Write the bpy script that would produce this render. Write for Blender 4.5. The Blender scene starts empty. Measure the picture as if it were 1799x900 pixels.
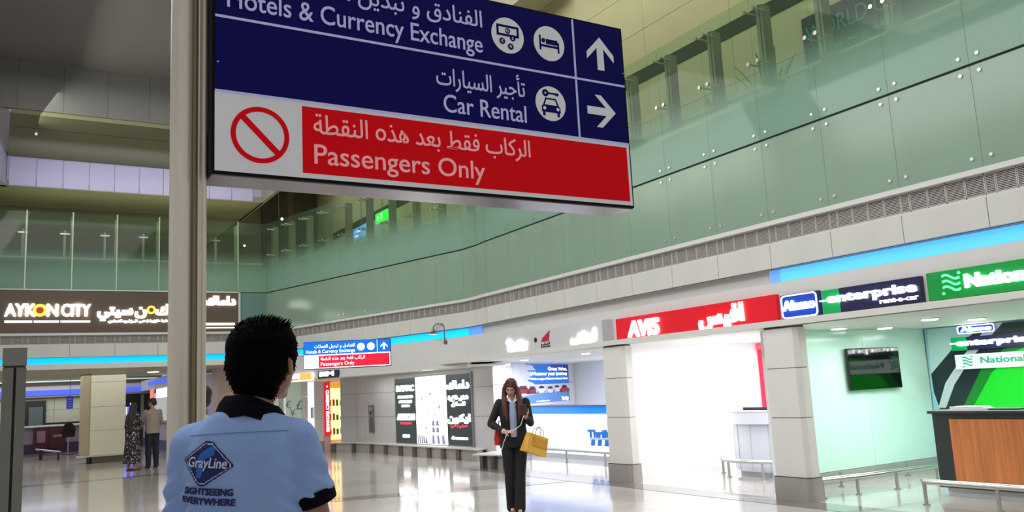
import bpy, bmesh, math, random
from mathutils import Vector, Matrix, Euler
from mathutils.bvhtree import BVHTree
from mathutils.geometry import tessellate_polygon, interpolate_bezier
random.seed(7)
S = bpy.context.scene
COL = S.collection
PI = math.pi

# ------------------------------------------------------------------ camera
cam_d = bpy.data.cameras.new('camera')
cam_d.sensor_fit = 'HORIZONTAL'; cam_d.sensor_width = 36.0
cam_d.lens = 36.0 * 1500.0 / 1799.0
cam_d.clip_start = 0.05; cam_d.clip_end = 300
cam = bpy.data.objects.new('camera', cam_d); COL.objects.link(cam)
def cam_ray(px, py): return Vector((px - 899.5, 450.0 - py, -1500.0))
_y = cam_ray(-16, 731).normalized()                 # the hall's long axis
_x = cam_ray(3400, 555); _x = (_x - _x.dot(_y) * _y).normalized()
_z = _x.cross(_y)
cam.matrix_world = Matrix.Translation((0, 0, 1.52)) @ Matrix((_x, _y, _z)).to_4x4()
S.camera = cam

# ------------------------------------------------------------------ world, exposure
W = bpy.data.worlds.new('world'); S.world = W; W.use_nodes = True
W.node_tree.nodes['Background'].inputs[0].default_value = (0.82, 0.82, 0.82, 1)
W.node_tree.nodes['Background'].inputs[1].default_value = 0.55
S.view_settings.view_transform = 'Standard'; S.view_settings.look = 'None'
S.view_settings.gamma = 1.0; S.view_settings.exposure = 0.0
S.view_settings.use_curve_mapping = False

def area(name, loc, size, power, col=(1, 1, 1), rot=(0, 0, 0), sy=None, spread=None):
    l = bpy.data.lights.new(name, 'AREA'); l.energy = power; l.color = col
    l.shape = 'RECTANGLE'; l.size = size; l.size_y = sy or size
    if spread: l.spread = spread
    o = bpy.data.objects.new(name, l); COL.objects.link(o); o.location = loc
    o.rotation_euler = rot
    return o
# stand-ins for unseen high lamps, the light troughs of the two levels, added fills
area('hall_light', (2.6, 6.0, 8.9), 6, 540, (1.0, 0.99, 0.98), sy=10)
area('wall_fill_light', (-2.0, 9.0, 8.6), 3, 640, (0.99, 0.99, 1.0), rot=(0, math.radians(-52), 0), sy=12)  # added fill that brightens the right wall, not a fitting of the hall
area('hall_light_back', (2.5, 17.0, 8.8), 5, 170, (1.0, 0.98, 0.95), sy=5)
area('wall_fill_light_far', (0.5, 18.0, 7.6), 2, 150, (0.95, 1.0, 0.90), rot=(0, math.radians(-60), 0), sy=6)  # added fill for the angled far stretch of wall
area('upper_deck_light', (10.2, 9.0, 11.0), 2.5, 260, (0.96, 1.0, 0.72), sy=16)
area('upper_deck_light_far', (10.2, 26.0, 10.8), 2.5, 200, (0.96, 1.0, 0.66), sy=14)
area('upper_back_light', (0.0, 31.0, 6.9), 10, 60, (1.0, 0.95, 0.8), sy=6)
area('trough_light_violet', (3.2, 22.6, 7.2), 6, 30, (0.62, 0.58, 1.0), rot=(math.radians(125), 0, 0), sy=0.3)
area('low_green_light', (3.2, 24.3, 6.2), 6, 14, (0.80, 1.0, 0.45), rot=(math.radians(180), 0, 0), sy=1.0)
area('shop_light_white', (10.6, 9.6, 2.04), 2.6, 110, (1, 1, 1), sy=2.4)
area('shop_light_blue', (11.3, 14.4, 2.06), 3.6, 260, (0.88, 0.91, 1.0), sy=4.2)
area('shop_light_mint', (10.4, 6.6, 2.04), 2.2, 85, (0.94, 1.0, 0.98), sy=1.8)
area('shop_light_near', (10.4, 3.2, 2.04), 2.2, 60, (0.95, 1.0, 0.97), sy=3.0)
area('arcade_light', (1.5, 29.0, 2.55), 5, 120, (1.0, 0.97, 0.88), sy=6)
area('arcade_light_far', (1.5, 36.5, 3.6), 6, 110, (0.92, 0.93, 1.0), sy=3)
area('arcade_fill_end', (0.5, 39.0, 2.1), 8, 60, (1.0, 0.98, 0.9), sy=1.4)  # added fill under the far soffit, lifts the dark far wall
area('exchange_light', (8.1, 26.2, 1.9), 1.6, 40, (1.0, 0.93, 0.85), sy=1.5)
area('soffit_light_left', (8.45, 19.6, 2.03), 0.5, 34, (1, 1, 1), sy=5)

# ------------------------------------------------------------------ materials
def lin(c):
    c = c / 255.0
    return c / 12.92 if c <= 0.04045 else ((c + 0.055) / 1.055) ** 2.4
def rgb(r, g, b): return (lin(r), lin(g), lin(b), 1)
MATS = {}
def M(name, col, rough=0.5, metal=0.0, emit=None, es=0.0, noise=0.0, scale=4.0, bump=0.0, bscale=40.0,
      coat=0.0, trans=0.0, spec=0.5, stretch=None, alpha=1.0):
    if name in MATS: return MATS[name]
    m = bpy.data.materials.new(name); m.use_nodes = True
    nt = m.node_tree; b = nt.nodes['Principled BSDF']
    c = rgb(*col)
    b.inputs['Base Color'].default_value = c
    b.inputs['Roughness'].default_value = rough
    b.inputs['Metallic'].default_value = metal
    b.inputs['Coat Weight'].default_value = coat
    b.inputs['Transmission Weight'].default_value = trans
    b.inputs['Specular IOR Level'].default_value = spec
    b.inputs['Alpha'].default_value = alpha
    if emit:
        b.inputs['Emission Color'].default_value = rgb(*emit); b.inputs['Emission Strength'].default_value = es
    if noise or bump:
        tc = nt.nodes.new('ShaderNodeTexCoord'); mp = nt.nodes.new('ShaderNodeMapping')
        nt.links.new(tc.outputs['Object'], mp.inputs['Vector'])
        if stretch: mp.inputs['Scale'].default_value = stretch
    if noise:
        n = nt.nodes.new('ShaderNodeTexNoise'); n.inputs['Scale'].default_value = scale; n.inputs['Detail'].default_value = 6
        nt.links.new(mp.outputs[0], n.inputs['Vector'])
        r = nt.nodes.new('ShaderNodeMapRange'); r.inputs[1].default_value = 0.3; r.inputs[2].default_value = 0.7
        r.inputs[3].default_value = 1 - noise; r.inputs[4].default_value = 1 + noise
        nt.links.new(n.outputs['Fac'], r.inputs[0])
        mx = nt.nodes.new('ShaderNodeVectorMath'); mx.operation = 'SCALE'
        mx.inputs[0].default_value = c[:3]
        nt.links.new(r.outputs[0], mx.inputs['Scale']); nt.links.new(mx.outputs[0], b.inputs['Base Color'])
    if bump:
        n2 = nt.nodes.new('ShaderNodeTexNoise'); n2.inputs['Scale'].default_value = bscale; n2.inputs['Detail'].default_value = 4
        nt.links.new(mp.outputs[0], n2.inputs['Vector'])
        bp = nt.nodes.new('ShaderNodeBump'); bp.inputs['Strength'].default_value = bump; bp.inputs['Distance'].default_value = 0.02
        nt.links.new(n2.outputs['Fac'], bp.inputs['Height']); nt.links.new(bp.outputs[0], b.inputs['Normal'])
    MATS[name] = m
    return m
def E_(name, col, s): return M(name, col, 0.6, emit=col, es=s)

panel_m = M('white_cladding', (205, 205, 198), 0.35, noise=0.03, scale=1.5)
fascia_m = M('fascia_paint', (214, 212, 210), 0.45, noise=0.02)
ledge_m = M('ledge_white', (210, 212, 208), 0.4)
joint_m = M('joint_dark', (70, 70, 66), 0.8)
grille_m = M('grille_metal', (188, 182, 178), 0.45)
grille_bk = M('grille_back', (88, 84, 81), 0.8)
steel_m = M('brushed_steel', (190, 190, 185), 0.28, 1.0, noise=0.06, scale=30, stretch=(1, 1, .05))
steel_dk = M('plinth_steel', (172, 167, 162), 0.38, 0.3, noise=0.10, scale=2.5)
post_m = M('post_metal', (128, 126, 112), 0.45, 0.35, noise=0.04)
black_m = M('black_plastic', (12, 12, 14), 0.35)
white_m = M('white_plain', (238, 238, 238), 0.4)
led_w = E_('lit_white', (255, 255, 255), 4.0)
led_s = E_('lit_white_soft', (255, 255, 255), 1.3)
skin_m = M('skin_tan', (150, 104, 84), 0.5, noise=0.05, scale=12)
black_hair = M('black_hair', (5, 4, 5), 0.8, spec=0.04, bump=0.4, bscale=60, stretch=(3, 3, .4))
beige_ceil = M('ceiling_beige', (160, 152, 132), 0.8, noise=0.05, scale=0.7)
cream_m = M('upper_wall_cream', (206, 200, 176), 0.7, noise=0.03, scale=0.6)

def glass_frost():
    m = bpy.data.materials.new('frosted_gradient_glass'); m.use_nodes = True
    nt = m.node_tree; nt.nodes.remove(nt.nodes['Principled BSDF']); out = nt.nodes['Material Output']
    tc = nt.nodes.new('ShaderNodeNewGeometry'); sp = nt.nodes.new('ShaderNodeSeparateXYZ')
    nt.links.new(tc.outputs['Position'], sp.inputs[0])
    r = nt.nodes.new('ShaderNodeMapRange'); r.interpolation_type = 'SMOOTHSTEP'
    r.inputs[1].default_value = 4.75; r.inputs[2].default_value = 5.75; r.inputs[3].default_value = 0.88; r.inputs[4].default_value = 0.06
    nt.links.new(sp.outputs['Z'], r.inputs[0])
    tr = nt.nodes.new('ShaderNodeBsdfTransparent'); tr.inputs[0].default_value = (0.86, 0.95, 0.86, 1)
    df = nt.nodes.new('ShaderNodeBsdfDiffuse'); df.inputs[0].default_value = rgb(166, 200, 184)
    tl = nt.nodes.new('ShaderNodeBsdfTranslucent'); tl.inputs[0].default_value = rgb(176, 214, 196)
    a = nt.nodes.new('ShaderNodeMixShader'); a.inputs[0].default_value = 0.45
    nt.links.new(df.outputs[0], a.inputs[1]); nt.links.new(tl.outputs[0], a.inputs[2])
    b = nt.nodes.new('ShaderNodeMixShader'); nt.links.new(r.outputs[0], b.inputs[0])
    nt.links.new(tr.outputs[0], b.inputs[1]); nt.links.new(a.outputs[0], b.inputs[2])
    g = nt.nodes.new('ShaderNodeBsdfGlossy'); g.inputs['Roughness'].default_value = 0.04
    f = nt.nodes.new('ShaderNodeFresnel'); f.inputs[0].default_value = 1.35
    c = nt.nodes.new('ShaderNodeMixShader');     mu = nt.nodes.new('ShaderNodeMath'); mu.operation = 'MULTIPLY'; iv = nt.nodes.new('ShaderNodeMath'); iv.operation = 'SUBTRACT'; iv.inputs[0].default_value = .8
    nt.links.new(tc.outputs['Backfacing'], iv.inputs[1]); iv.use_clamp = True     # only the outer skin mirrors
    nt.links.new(f.outputs[0], mu.inputs[0]); nt.links.new(iv.outputs[0], mu.inputs[1]); nt.links.new(mu.outputs[0], c.inputs[0])
    nt.links.new(b.outputs[0], c.inputs[1]); nt.links.new(g.outputs[0], c.inputs[2])
    nt.links.new(c.outputs[0], out.inputs[0])
    return m
frost_m = glass_frost()
def low_glass():
    m = bpy.data.materials.new('green_glass_cladding'); m.use_nodes = True
    nt = m.node_tree; b = nt.nodes['Principled BSDF']; out = nt.nodes['Material Output']
    b.inputs['Base Color'].default_value = rgb(162, 188, 168); b.inputs['Roughness'].default_value = .16
    tr = nt.nodes.new('ShaderNodeBsdfTransparent'); tr.inputs[0].default_value = (.84, .94, .86, 1)
    mx = nt.nodes.new('ShaderNodeMixShader'); mx.inputs[0].default_value = .60
    nt.links.new(tr.outputs[0], mx.inputs[1]); nt.links.new(b.outputs[0], mx.inputs[2]); nt.links.new(mx.outputs[0], out.inputs[0])
    return m
lowglass_m = low_glass()
teal_glass = M('teal_glass', (108, 140, 134), 0.2)

def floor_mat():
    m = bpy.data.materials.new('polished_stone_floor'); m.use_nodes = True
    nt = m.node_tree; b = nt.nodes['Principled BSDF']
    tc = nt.nodes.new('ShaderNodeTexCoord')
    n = nt.nodes.new('ShaderNodeTexNoise'); n.inputs['Scale'].default_value = 0.9; n.inputs['Detail'].default_value = 8
    nt.links.new(tc.outputs['Object'], n.inputs['Vector'])
    cr = nt.nodes.new('ShaderNodeValToRGB')
    cr.color_ramp.elements[0].position = .3; cr.color_ramp.elements[0].color = rgb(182, 176, 170)
    cr.color_ramp.elements[1].position = .7; cr.color_ramp.elements[1].color = rgb(204, 198, 191)
    nt.links.new(n.outputs['Fac'], cr.inputs[0])
    br = nt.nodes.new('ShaderNodeTexBrick'); br.offset = 0; br.inputs['Scale'].default_value = 1
    br.inputs['Brick Width'].default_value = 0.9; br.inputs['Row Height'].default_value = 0.9
    br.inputs['Mortar Size'].default_value = 0.003
    br.inputs['Color1'].default_value = (1, 1, 1, 1); br.inputs['Color2'].default_value = (.95, .95, .95, 1); br.inputs['Mortar'].default_value = (.74, .74, .74, 1)
    nt.links.new(tc.outputs['Object'], br.inputs['Vector'])
    mx = nt.nodes.new('ShaderNodeMix'); mx.data_type = 'RGBA'; mx.blend_type = 'MULTIPLY'; mx.inputs[0].default_value = 1
    nt.links.new(cr.outputs[0], mx.inputs[6]); nt.links.new(br.outputs['Color'], mx.inputs[7])
    nt.links.new(mx.outputs[2], b.inputs['Base Color'])
    b.inputs['Roughness'].default_value = 0.13; b.inputs['Specular IOR Level'].default_value = 0.6
    b.inputs['Coat Weight'].default_value = 0.35; b.inputs['Coat Roughness'].default_value = 0.06
    return m
floor_m = floor_mat()
band_m = M('floor_band_stone', (122, 116, 110), 0.12, noise=0.06, scale=3, coat=0.4)

# ------------------------------------------------------------------ mesh builder
class MB:
    def __init__(s, T=None): s.v = []; s.f = []; s.T = T
    def add(s, vs, fs):
        k = len(s.v)
        if s.T is not None: vs = [s.T @ Vector(v) for v in vs]
        s.v += [tuple(v) for v in vs]; s.f += [tuple(i + k for i in f) for f in fs]
        return s
    def box(s, a0, a1, b0, b1, c0, c1):
        v = [(a, b, c) for c in (c0, c1) for b in (b0, b1) for a in (a0, a1)]
        return s.add(v, [(0, 2, 3, 1), (4, 5, 7, 6), (0, 1, 5, 4), (2, 6, 7, 3), (0, 4, 6, 2), (1, 3, 7, 5)])
    def cyl(s, p0, p1, r0, r1=None, n=14, cap=True):
        r1 = r0 if r1 is None else r1
        p0 = Vector(p0); p1 = Vector(p1); d = (p1 - p0).normalized()
        a = d.orthogonal().normalized(); b = d.cross(a); v = []; f = []
        for p, r in ((p0, r0), (p1, r1)):
            v += [p + r * (math.cos(2 * PI * i / n) * a + math.sin(2 * PI * i / n) * b) for i in range(n)]
        f = [(i, (i + 1) % n, n + (i + 1) % n, n + i) for i in range(n)]
        if cap: f += [tuple(range(n))[::-1], tuple(range(n, 2 * n))]
        return s.add(v, f)
    def tube(s, pts, r, n=10):
        pts = [Vector(p) for p in pts]; v = []; f = []; up = None
        rs = r if isinstance(r, (list, tuple)) else [r] * len(pts)
        for i, p in enumerate(pts):
            t = (pts[min(i + 1, len(pts) - 1)] - pts[max(i - 1, 0)]).normalized()
            a = t.orthogonal().normalized() if up is None else (up - up.dot(t) * t).normalized()
            up = a; b = t.cross(a)
            v += [p + rs[i] * (math.cos(2 * PI * k / n) * a + math.sin(2 * PI * k / n) * b) for k in range(n)]
        for i in range(len(pts) - 1):
            f += [(i * n + k, i * n + (k + 1) % n, (i + 1) * n + (k + 1) % n, (i + 1) * n + k) for k in range(n)]
        f += [tuple(range(n))[::-1], tuple(range((len(pts) - 1) * n, len(pts) * n))]
        return s.add(v, f)
    def ell(s, c, r, n=12, m=8, rot=None):
        if not isinstance(r, (list, tuple)): r = (r, r, r)
        R = Euler(rot).to_matrix() if rot else Matrix.Identity(3); c = Vector(c)
        v = [c + R @ Vector((0, 0, -r[2]))]; f = []
        for j in range(1, m):
            t = -PI / 2 + PI * j / m
            v += [c + R @ Vector((r[0] * math.cos(t) * math.cos(2 * PI * i / n), r[1] * math.cos(t) * math.sin(2 * PI * i / n), r[2] * math.sin(t))) for i in range(n)]
        v.append(c + R @ Vector((0, 0, r[2]))); L = len(v) - 1
        f += [(0, 1 + (i + 1) % n, 1 + i) for i in range(n)]
        for j in range(m - 2):
            f += [(1 + j * n + i, 1 + j * n + (i + 1) % n, 1 + (j + 1) * n + (i + 1) % n, 1 + (j + 1) * n + i) for i in range(n)]
        f += [(1 + (m - 2) * n + i, 1 + (m - 2) * n + (i + 1) % n, L) for i in range(n)]
        return s.add(v, f)
    def cap(s, p0, r0, p1, r1, n=12):
        s.cyl(p0, p1, r0, r1, n); s.ell(p0, r0, n, 8); s.ell(p1, r1, n, 8); return s
    def loft(s, rings, n=24, p=2.0):
        """rings: (cx, cy, z, rx, ry)"""
        v = []; f = []
        for r in rings:
            for k in range(n):
                t = 2 * PI * k / n; ct = math.cos(t); st = math.sin(t)
                v.append((r[0] + r[3] * math.copysign(abs(ct) ** (2 / p), ct), r[1] + r[4] * math.copysign(abs(st) ** (2 / p), st), r[2]))
        for j in range(len(rings) - 1):
            f += [(j * n + k, j * n + (k + 1) % n, (j + 1) * n + (k + 1) % n, (j + 1) * n + k) for k in range(n)]
        f += [tuple(range(n))[::-1], tuple(range((len(rings) - 1) * n, len(rings) * n))]
        return s.add(v, f)
    def poly(s, loops, c0=0.0, c1=0.002):
        """2-D outline (first loop outer, others holes) extruded between c0 and c1"""
        if not isinstance(loops[0][0], (list, tuple)): loops = [loops]
        pts = [p for l in loops for p in l]
        tr = tessellate_polygon([[Vector((p[0], p[1], 0)) for p in l] for l in loops])
        n = len(pts)
        v = [(p[0], p[1], c1) for p in pts] + [(p[0], p[1], c0) for p in pts]; f = []
        for t in tr:
            a, b, c = (pts[i] for i in t)
            ar = (b[0] - a[0]) * (c[1] - a[1]) - (c[0] - a[0]) * (b[1] - a[1])
            f.append(tuple(t) if ar > 0 else tuple(t)[::-1])
        k = 0
        for l in loops:
            m = len(l)
            f += [(k + i, k + (i + 1) % m, n + k + (i + 1) % m, n + k + i) for i in range(m)]
            k += m
        return s.add(v, f)
    def disc(s, x, y, r, c0, c1, n=32, hole=None):
        l = [[(x + r * math.cos(2 * PI * i / n), y + r * math.sin(2 * PI * i / n)) for i in range(n)]]
        if hole: l.append([(x + hole * math.cos(2 * PI * i / n), y + hole * math.sin(2 * PI * i / n)) for i in range(n)])
        return s.poly(l, c0, c1)
    def mesh(s, name, mat, off=(0, 0, 0), smooth=False):
        me = bpy.data.meshes.new(name)
        o = Vector(off)
        me.from_pydata([tuple(Vector(v) - o) for v in s.v], [], s.f); me.validate(); me.update()
        me.materials.append(mat)
        if smooth:
            me.polygons.foreach_set('use_smooth', [True] * len(me.polygons))
            try: me.set_sharp_from_angle(angle=math.radians(40))
            except Exception: pass
        return me
    def build(s, name, mat, parent=None, smooth=False, bevel=0.0, label=None, rooted=True):
        off = wloc(parent) if (parent and rooted) else (0, 0, 0)
        o = bpy.data.objects.new(name, s.mesh(name, mat, off, smooth)); COL.objects.link(o)
        if parent: o.parent = parent
        if bevel:
            b = o.modifiers.new('bevel', 'BEVEL'); b.width = bevel; b.segments = 2; b.limit_method = 'ANGLE'
        if label: o['label'] = label
        return o
def wloc(o):
    v = Vector((0, 0, 0))
    while o: v += o.location; o = o.parent
    return v
def inst(me, name, parent, loc=(0, 0, 0), rotz=0):
    o = bpy.data.objects.new(name, me); COL.objects.link(o); o.parent = parent
    o.location = Vector(loc) - (wloc(parent) if parent else Vector((0, 0, 0))); o.rotation_euler = (0, 0, rotz)
    return o
def tag(o, label, cat, group=None, kind=None):
    o['label'] = label; o['category'] = cat
    if group: o['group'] = group
    if kind: o['kind'] = kind
    return o
def thing(name, label, cat, loc, group=None, rotz=0):
    o = bpy.data.objects.new(name, None); COL.objects.link(o); o.location = loc; o.rotation_euler = (0, 0, rotz)
    o.empty_display_size = 0.1
    return tag(o, label, cat, group)
def struct(name, loc=(0, 0, 0)):
    o = bpy.data.objects.new(name, None); COL.objects.link(o); o.location = loc; o['kind'] = 'structure'; o.empty_display_size = .1
    return o
def Fr(o, u):
    """frame on a wall: (along, up, outward) -> world"""
    u = Vector((u[0], u[1], 0)).normalized(); z = Vector((0, 0, 1)); n = u.cross(z)
    m = Matrix((u, z, n)).transposed().to_4x4(); m.translation = Vector(o)
    return m
def rot_of(F): return math.atan2(F[1][0], F[0][0])

# ------------------------------------------------------------------ lettering
_tc = {}
AR = {'ا': (0xFE8D, 2), 'أ': (0xFE83, 2), 'ب': (0xFE8F, 4), 'ة': (0xFE93, 2), 'ت': (0xFE95, 4), 'ج': (0xFE9D, 4), 'ح': (0xFEA1, 4),
      'د': (0xFEA9, 2), 'ذ': (0xFEAB, 2), 'ر': (0xFEAD, 2), 'س': (0xFEB1, 4), 'ط': (0xFEC1, 4), 'ع': (0xFEC9, 4), 'ف': (0xFED1, 4),
      'ق': (0xFED5, 4), 'ك': (0xFED9, 4), 'ل': (0xFEDD, 4), 'م': (0xFEE1, 4), 'ن': (0xFEE5, 4), 'ه': (0xFEE9, 4), 'و': (0xFEED, 2),
      'ي': (0xFEF1, 4), 'ث': (0xFE99, 4), 'ش': (0xFEB5, 4), 'ؤ': (0xFE85, 2), 'ى': (0xFEEF, 2)}
def arabic(t):
    o = []
    for i, c in enumerate(t):
        if c not in AR: o.append(c); continue
        b, n = AR[c]; pr = i > 0 and t[i - 1] in AR and AR[t[i - 1]][1] == 4
        nx = n == 4 and i + 1 < len(t) and t[i + 1] in AR
        if c == 'ه' and not pr and not nx: o.append('o'); continue
        o.append(chr(b + (3 if pr and nx else 2 if nx else 1 if pr else 0)))
    return ''.join(reversed(o))
def pip(p, l):
    r = False; n = len(l); j = n - 1
    for i in range(n):
        if (l[i][1] > p[1]) != (l[j][1] > p[1]) and p[0] < (l[j][0] - l[i][0]) * (p[1] - l[i][1]) / (l[j][1] - l[i][1]) + l[i][0]: r = not r
        j = i
    return r
def glyphs(t, res=3):
    """outlines of a text as groups of (outer, holes...)"""
    if (t, res) in _tc: return _tc[(t, res)]
    c = bpy.data.curves.new('lettering', 'FONT'); c.body = t; c.size = 1.0
    o = bpy.data.objects.new('lettering', c); COL.objects.link(o)
    dg = bpy.context.evaluated_depsgraph_get(); cu = o.evaluated_get(dg).to_curve(dg)
    loops = []
    for sp in cu.splines:
        bp = sp.bezier_points; l = []
        if len(bp) > 1:
            for i in range(len(bp)):
                a = bp[i]; b = bp[(i + 1) % len(bp)]
                straight = a.handle_right_type == 'VECTOR' and b.handle_left_type == 'VECTOR'
                if straight: l.append((a.co.x, a.co.y))
                else: l += [(q.x, q.y) for q in interpolate_bezier(a.co, a.handle_right, b.handle_left, b.co, res + 1)[:-1]]
        else: l = [(q.co.x, q.co.y) for q in sp.points]
        q = [l[0]] if l else []
        for p in l[1:]:
            if abs(p[0] - q[-1][0]) + abs(p[1] - q[-1][1]) > 1e-5: q.append(p)
        if len(q) > 2: loops.append(q)
    o.evaluated_get(dg).to_curve_clear(); bpy.data.objects.remove(o); bpy.data.curves.remove(c)
    ar = lambda l: sum(l[i - 1][0] * l[i][1] - l[i][0] * l[i - 1][1] for i in range(len(l))) / 2
    A = [ar(l) for l in loops]; outs = []; hol = []
    for i, l in enumerate(loops):                      # a hole lies in a loop that runs the other way round
        c = [k for k, ol in enumerate(loops) if k != i and abs(A[k]) > abs(A[i]) and pip(l[0], ol)]
        k = min(c, key=lambda k: abs(A[k])) if c else None
        if k is not None and A[k] * A[i] < 0: hol.append((i, k))
        else: outs.append(i)
    g = {i: [loops[i]] for i in outs}
    for i, k in hol:
        if k in g: g[k].append(loops[i])
    g = list(g.values())
    _tc[(t, res)] = g
    return g
def text(mb, t, a, b, h, c0=0.0, c1=0.003, w=None, align='L', bold=0.0, shear=0.0, res=3, ar=False, ang=0.0):
    """h: height of a capital; w: total width to fit; a,b: left (or right/centre) end of the baseline"""
    g = glyphs(arabic(t) if ar else t, res)
    if not g: return
    xs = [p[0] for q in g for l in q for p in l]; x0 = min(xs); x1 = max(xs)
    k = h / 0.70; kx = (w / (x1 - x0)) if w else k; tw = (x1 - x0) * kx
    ox = {'L': 0, 'R': -tw, 'C': -tw / 2}[align]; ca = math.cos(ang); sa = math.sin(ang)
    offs = [(0, 0)] if not bold else [(dx * bold, dy * bold) for dx, dy in ((-1, -.7), (1, -.7), (-1, .7), (1, .7), (0, 0))]
    for q in g:
        for n_, (dx, dy) in enumerate(offs):
            e = 0.00015 * n_
            ll = []
            for l in q:
                L = []
                for p in l:
                    X = ox + (p[0] - x0) * kx + shear * p[1] * k + dx; Y = p[1] * k + dy
                    L.append((a + X * ca - Y * sa, b + X * sa + Y * ca))
                ll.append(L)
            mb.poly(ll, c0, c1 + e)
def txt(F, parent, mat, items, name='lettering', label=None):
    for it in items:
        mb = MB(F); text(mb, *it[0], **(it[1] if len(it) > 1 else {}))
        o = mb.build(name, mat, parent, label=label)
    return o

# ------------------------------------------------------------------ frames of the hall
P0 = (6.52, 24.0); P1 = (8.573, 16.06); PM = (8.60, 15.53); P3 = (8.56, 15.03); P4 = (8.33, -1.0)
FR = Fr((8.345, 0, 0), (P4[0] - P3[0], P4[1] - P3[1]))      # along = -y
FL = Fr((P0[0], P0[1], 0), (P1[0] - P0[0], P1[1] - P0[1])); LL = math.dist(P0, P1)
FB1 = Fr((P1[0], P1[1], 0), (PM[0] - P1[0], PM[1] - P1[1])); FB2 = Fr((PM[0], PM[1], 0), (P3[0] - PM[0], P3[1] - PM[1]))
FK = Fr((0, 24.0, 0), (1, 0))                               # back wall, along = x

# ------------------------------------------------------------------ floor, ceilings
fl = struct('floor')
MB().box(-14, 13.5, -4, 46, -0.2, 0).build('floor_slab', floor_m, fl)
for pts in ([(8.02, -4), (8.46, -4), (8.50, 15.2), (8.06, 15.2)],
            [(-2, 14.55), (4.4, 12.65), (7.0, 11.87), (8.02, 11.7), (8.04, 12.1), (7.2, 12.29), (4.5, 13.07), (-2, 15.0)],
            [(-14, 21.2), (6.4, 21.2), (6.4, 21.55), (-14, 21.55)],
            [(3.9, 21.2), (2.9, 15.0), (3.2, 14.95), (4.2, 21.2)]):
    MB().poly(pts, 0.0, 0.003).build('floor_band', band_m, fl)

ce = struct('ceiling')
green_ceil = M('ceiling_green_beige', (104, 102, 74), 0.8, noise=0.05, scale=0.6)
grey_ceil = M('ceiling_grey', (104, 101, 97), 0.75, noise=0.08, scale=0.8, stretch=(1, .3, 1))
MB().box(-14, 6.45, 24.0, 46, 7.14, 7.3).build('low_ceiling', beige_ceil, ce)
MB().box(0.12, 6.45, 24.0, 24.15, 7.3, 7.92).build('ceiling_step_riser', M('riser_pale', (190, 188, 200), 0.6), ce)
# panels of the riser, the sill between them dark
m = MB()
rp = MB(); rp.box(-0.29, 0.29, -0.02, 0, -0.36, 0.36); rpm = rp.mesh('riser_panel', M('riser_panel', (205, 203, 214), 0.55, noise=0.05, scale=2))
for i in range(10): inst(rpm, 'riser_panel', ce, (0.46 + i * 0.6, 24.0, 7.52))
MB().box(0.12, 6.45, 20.4, 24.1, 7.9, 8.0).build('ceiling_tread', green_ceil, ce)
MB().box(-0.5, 6.45, 20.4, 20.5, 8.0, 9.1).build('ceiling_upper_riser', grey_ceil, ce)
up = MB(); up.box(-0.437, 0.437, -0.025, 0, -0.55, 0.55); upm = up.mesh('riser_panel', M('riser_panel_grey', (88, 86, 84), 0.7, noise=0.08, scale=1.5))
for i in range(8): inst(upm, 'riser_panel', ce, (0.0 + i * 0.88 - .2, 20.4, 8.55))
MB().box(-14, 6.45, -4, 20.5, 9.1, 9.2).build('high_ceiling', grey_ceil, ce)
m = MB(); m.v = [(0.14, 24.15, 7.14), (-0.9, 19.3, 7.14), (-0.9, 19.3, 9.1), (0.14, 24.15, 9.1), (0.0, 24.15, 7.14), (-1.1, 19.3, 7.14), (-1.1, 19.3, 9.1), (0.0, 24.15, 9.1)]
m.f = [(0, 1, 2, 3), (4, 7, 6, 5), (0, 4, 5, 1), (3, 2, 6, 7), (0, 3, 7, 4), (1, 5, 6, 2)]; m.build('ceiling_side_riser', M('riser_side', (170, 168, 178), 0.6), ce)
MB().box(-14, -0.6, 19.0, 46, 7.14, 7.3).build('low_ceiling_side', beige_ceil, ce)
for y in (21.4, 26.5, 29.5): MB().box(0.2 if y < 24 else -14, 6.43, y, y + .02, (7.9 if y < 24 else 7.14) - .006, (7.9 if y < 24 else 7.14)).build('ceiling_joint', joint_m, ce)
MB().box(6.45, 12.2, -4, 46, 11.3, 11.4).build('deck_ceiling', cream_m, ce)
MB().box(6.40, 6.5, -4, 46, 7.14, 11.3).build('ceiling_edge_wall', beige_ceil, ce)
# sprinklers
for (x, y, zc) in ((0.64, 21.2, 7.9), (4.6, 22.9, 7.9)):
    t = thing('ceiling_sprinkler', 'small white ceiling sprinkler hanging above the violet lit ceiling step' if x < 1 else 'ceiling sprinkler over the greenish ceiling tread near the steel column', 'sprinkler', (x, y, zc - .22))
    MB().cyl((x, y, zc), (x, y, zc - .17), .012).build('pipe', M('pipe_grey', (120, 116, 100), .5), t); MB().cyl((x, y, zc - .17), (x, y, zc - .22), .035, .02).build('sprinkler_head', white_m, t)

# ------------------------------------------------------------------ upper level behind the right glass
wu = struct('wall_upper_right')
MB().box(12.0, 12.2, -4, 36, 4.4, 11.3).build('upper_wall', M('upper_wall_joint', (150, 146, 126), .8), wu)
cp = {}
for (z0, z1) in ((4.4, 5.3), (5.3, 6.2), (6.2, 7.1), (7.1, 8.02), (8.32, 9.2), (9.2, 10.2), (10.2, 11.3)):
    me = MB().box(-.02, 0, -1.245, 1.245, 0.004, z1 - z0 - .008).mesh('wall_panel', cream_m)
    for i in range(16): inst(me, 'wall_panel', wu, (12.0, -2.7 + 2.5 * i, z0))
MB().box(11.965, 12.0, -4, 36, 8.03, 8.31).build('shadow_gap', M('shadow_gap', (30, 28, 24), .8), wu)
we = struct('wall_upper_end')
brown_m = M('upper_end_brown', (118, 104, 88), 0.75, noise=0.12, scale=.8)
MB().box(-14, 12.2, 36, 36.2, 4.4, 11.3).build('end_wall', brown_m, we)
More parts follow.
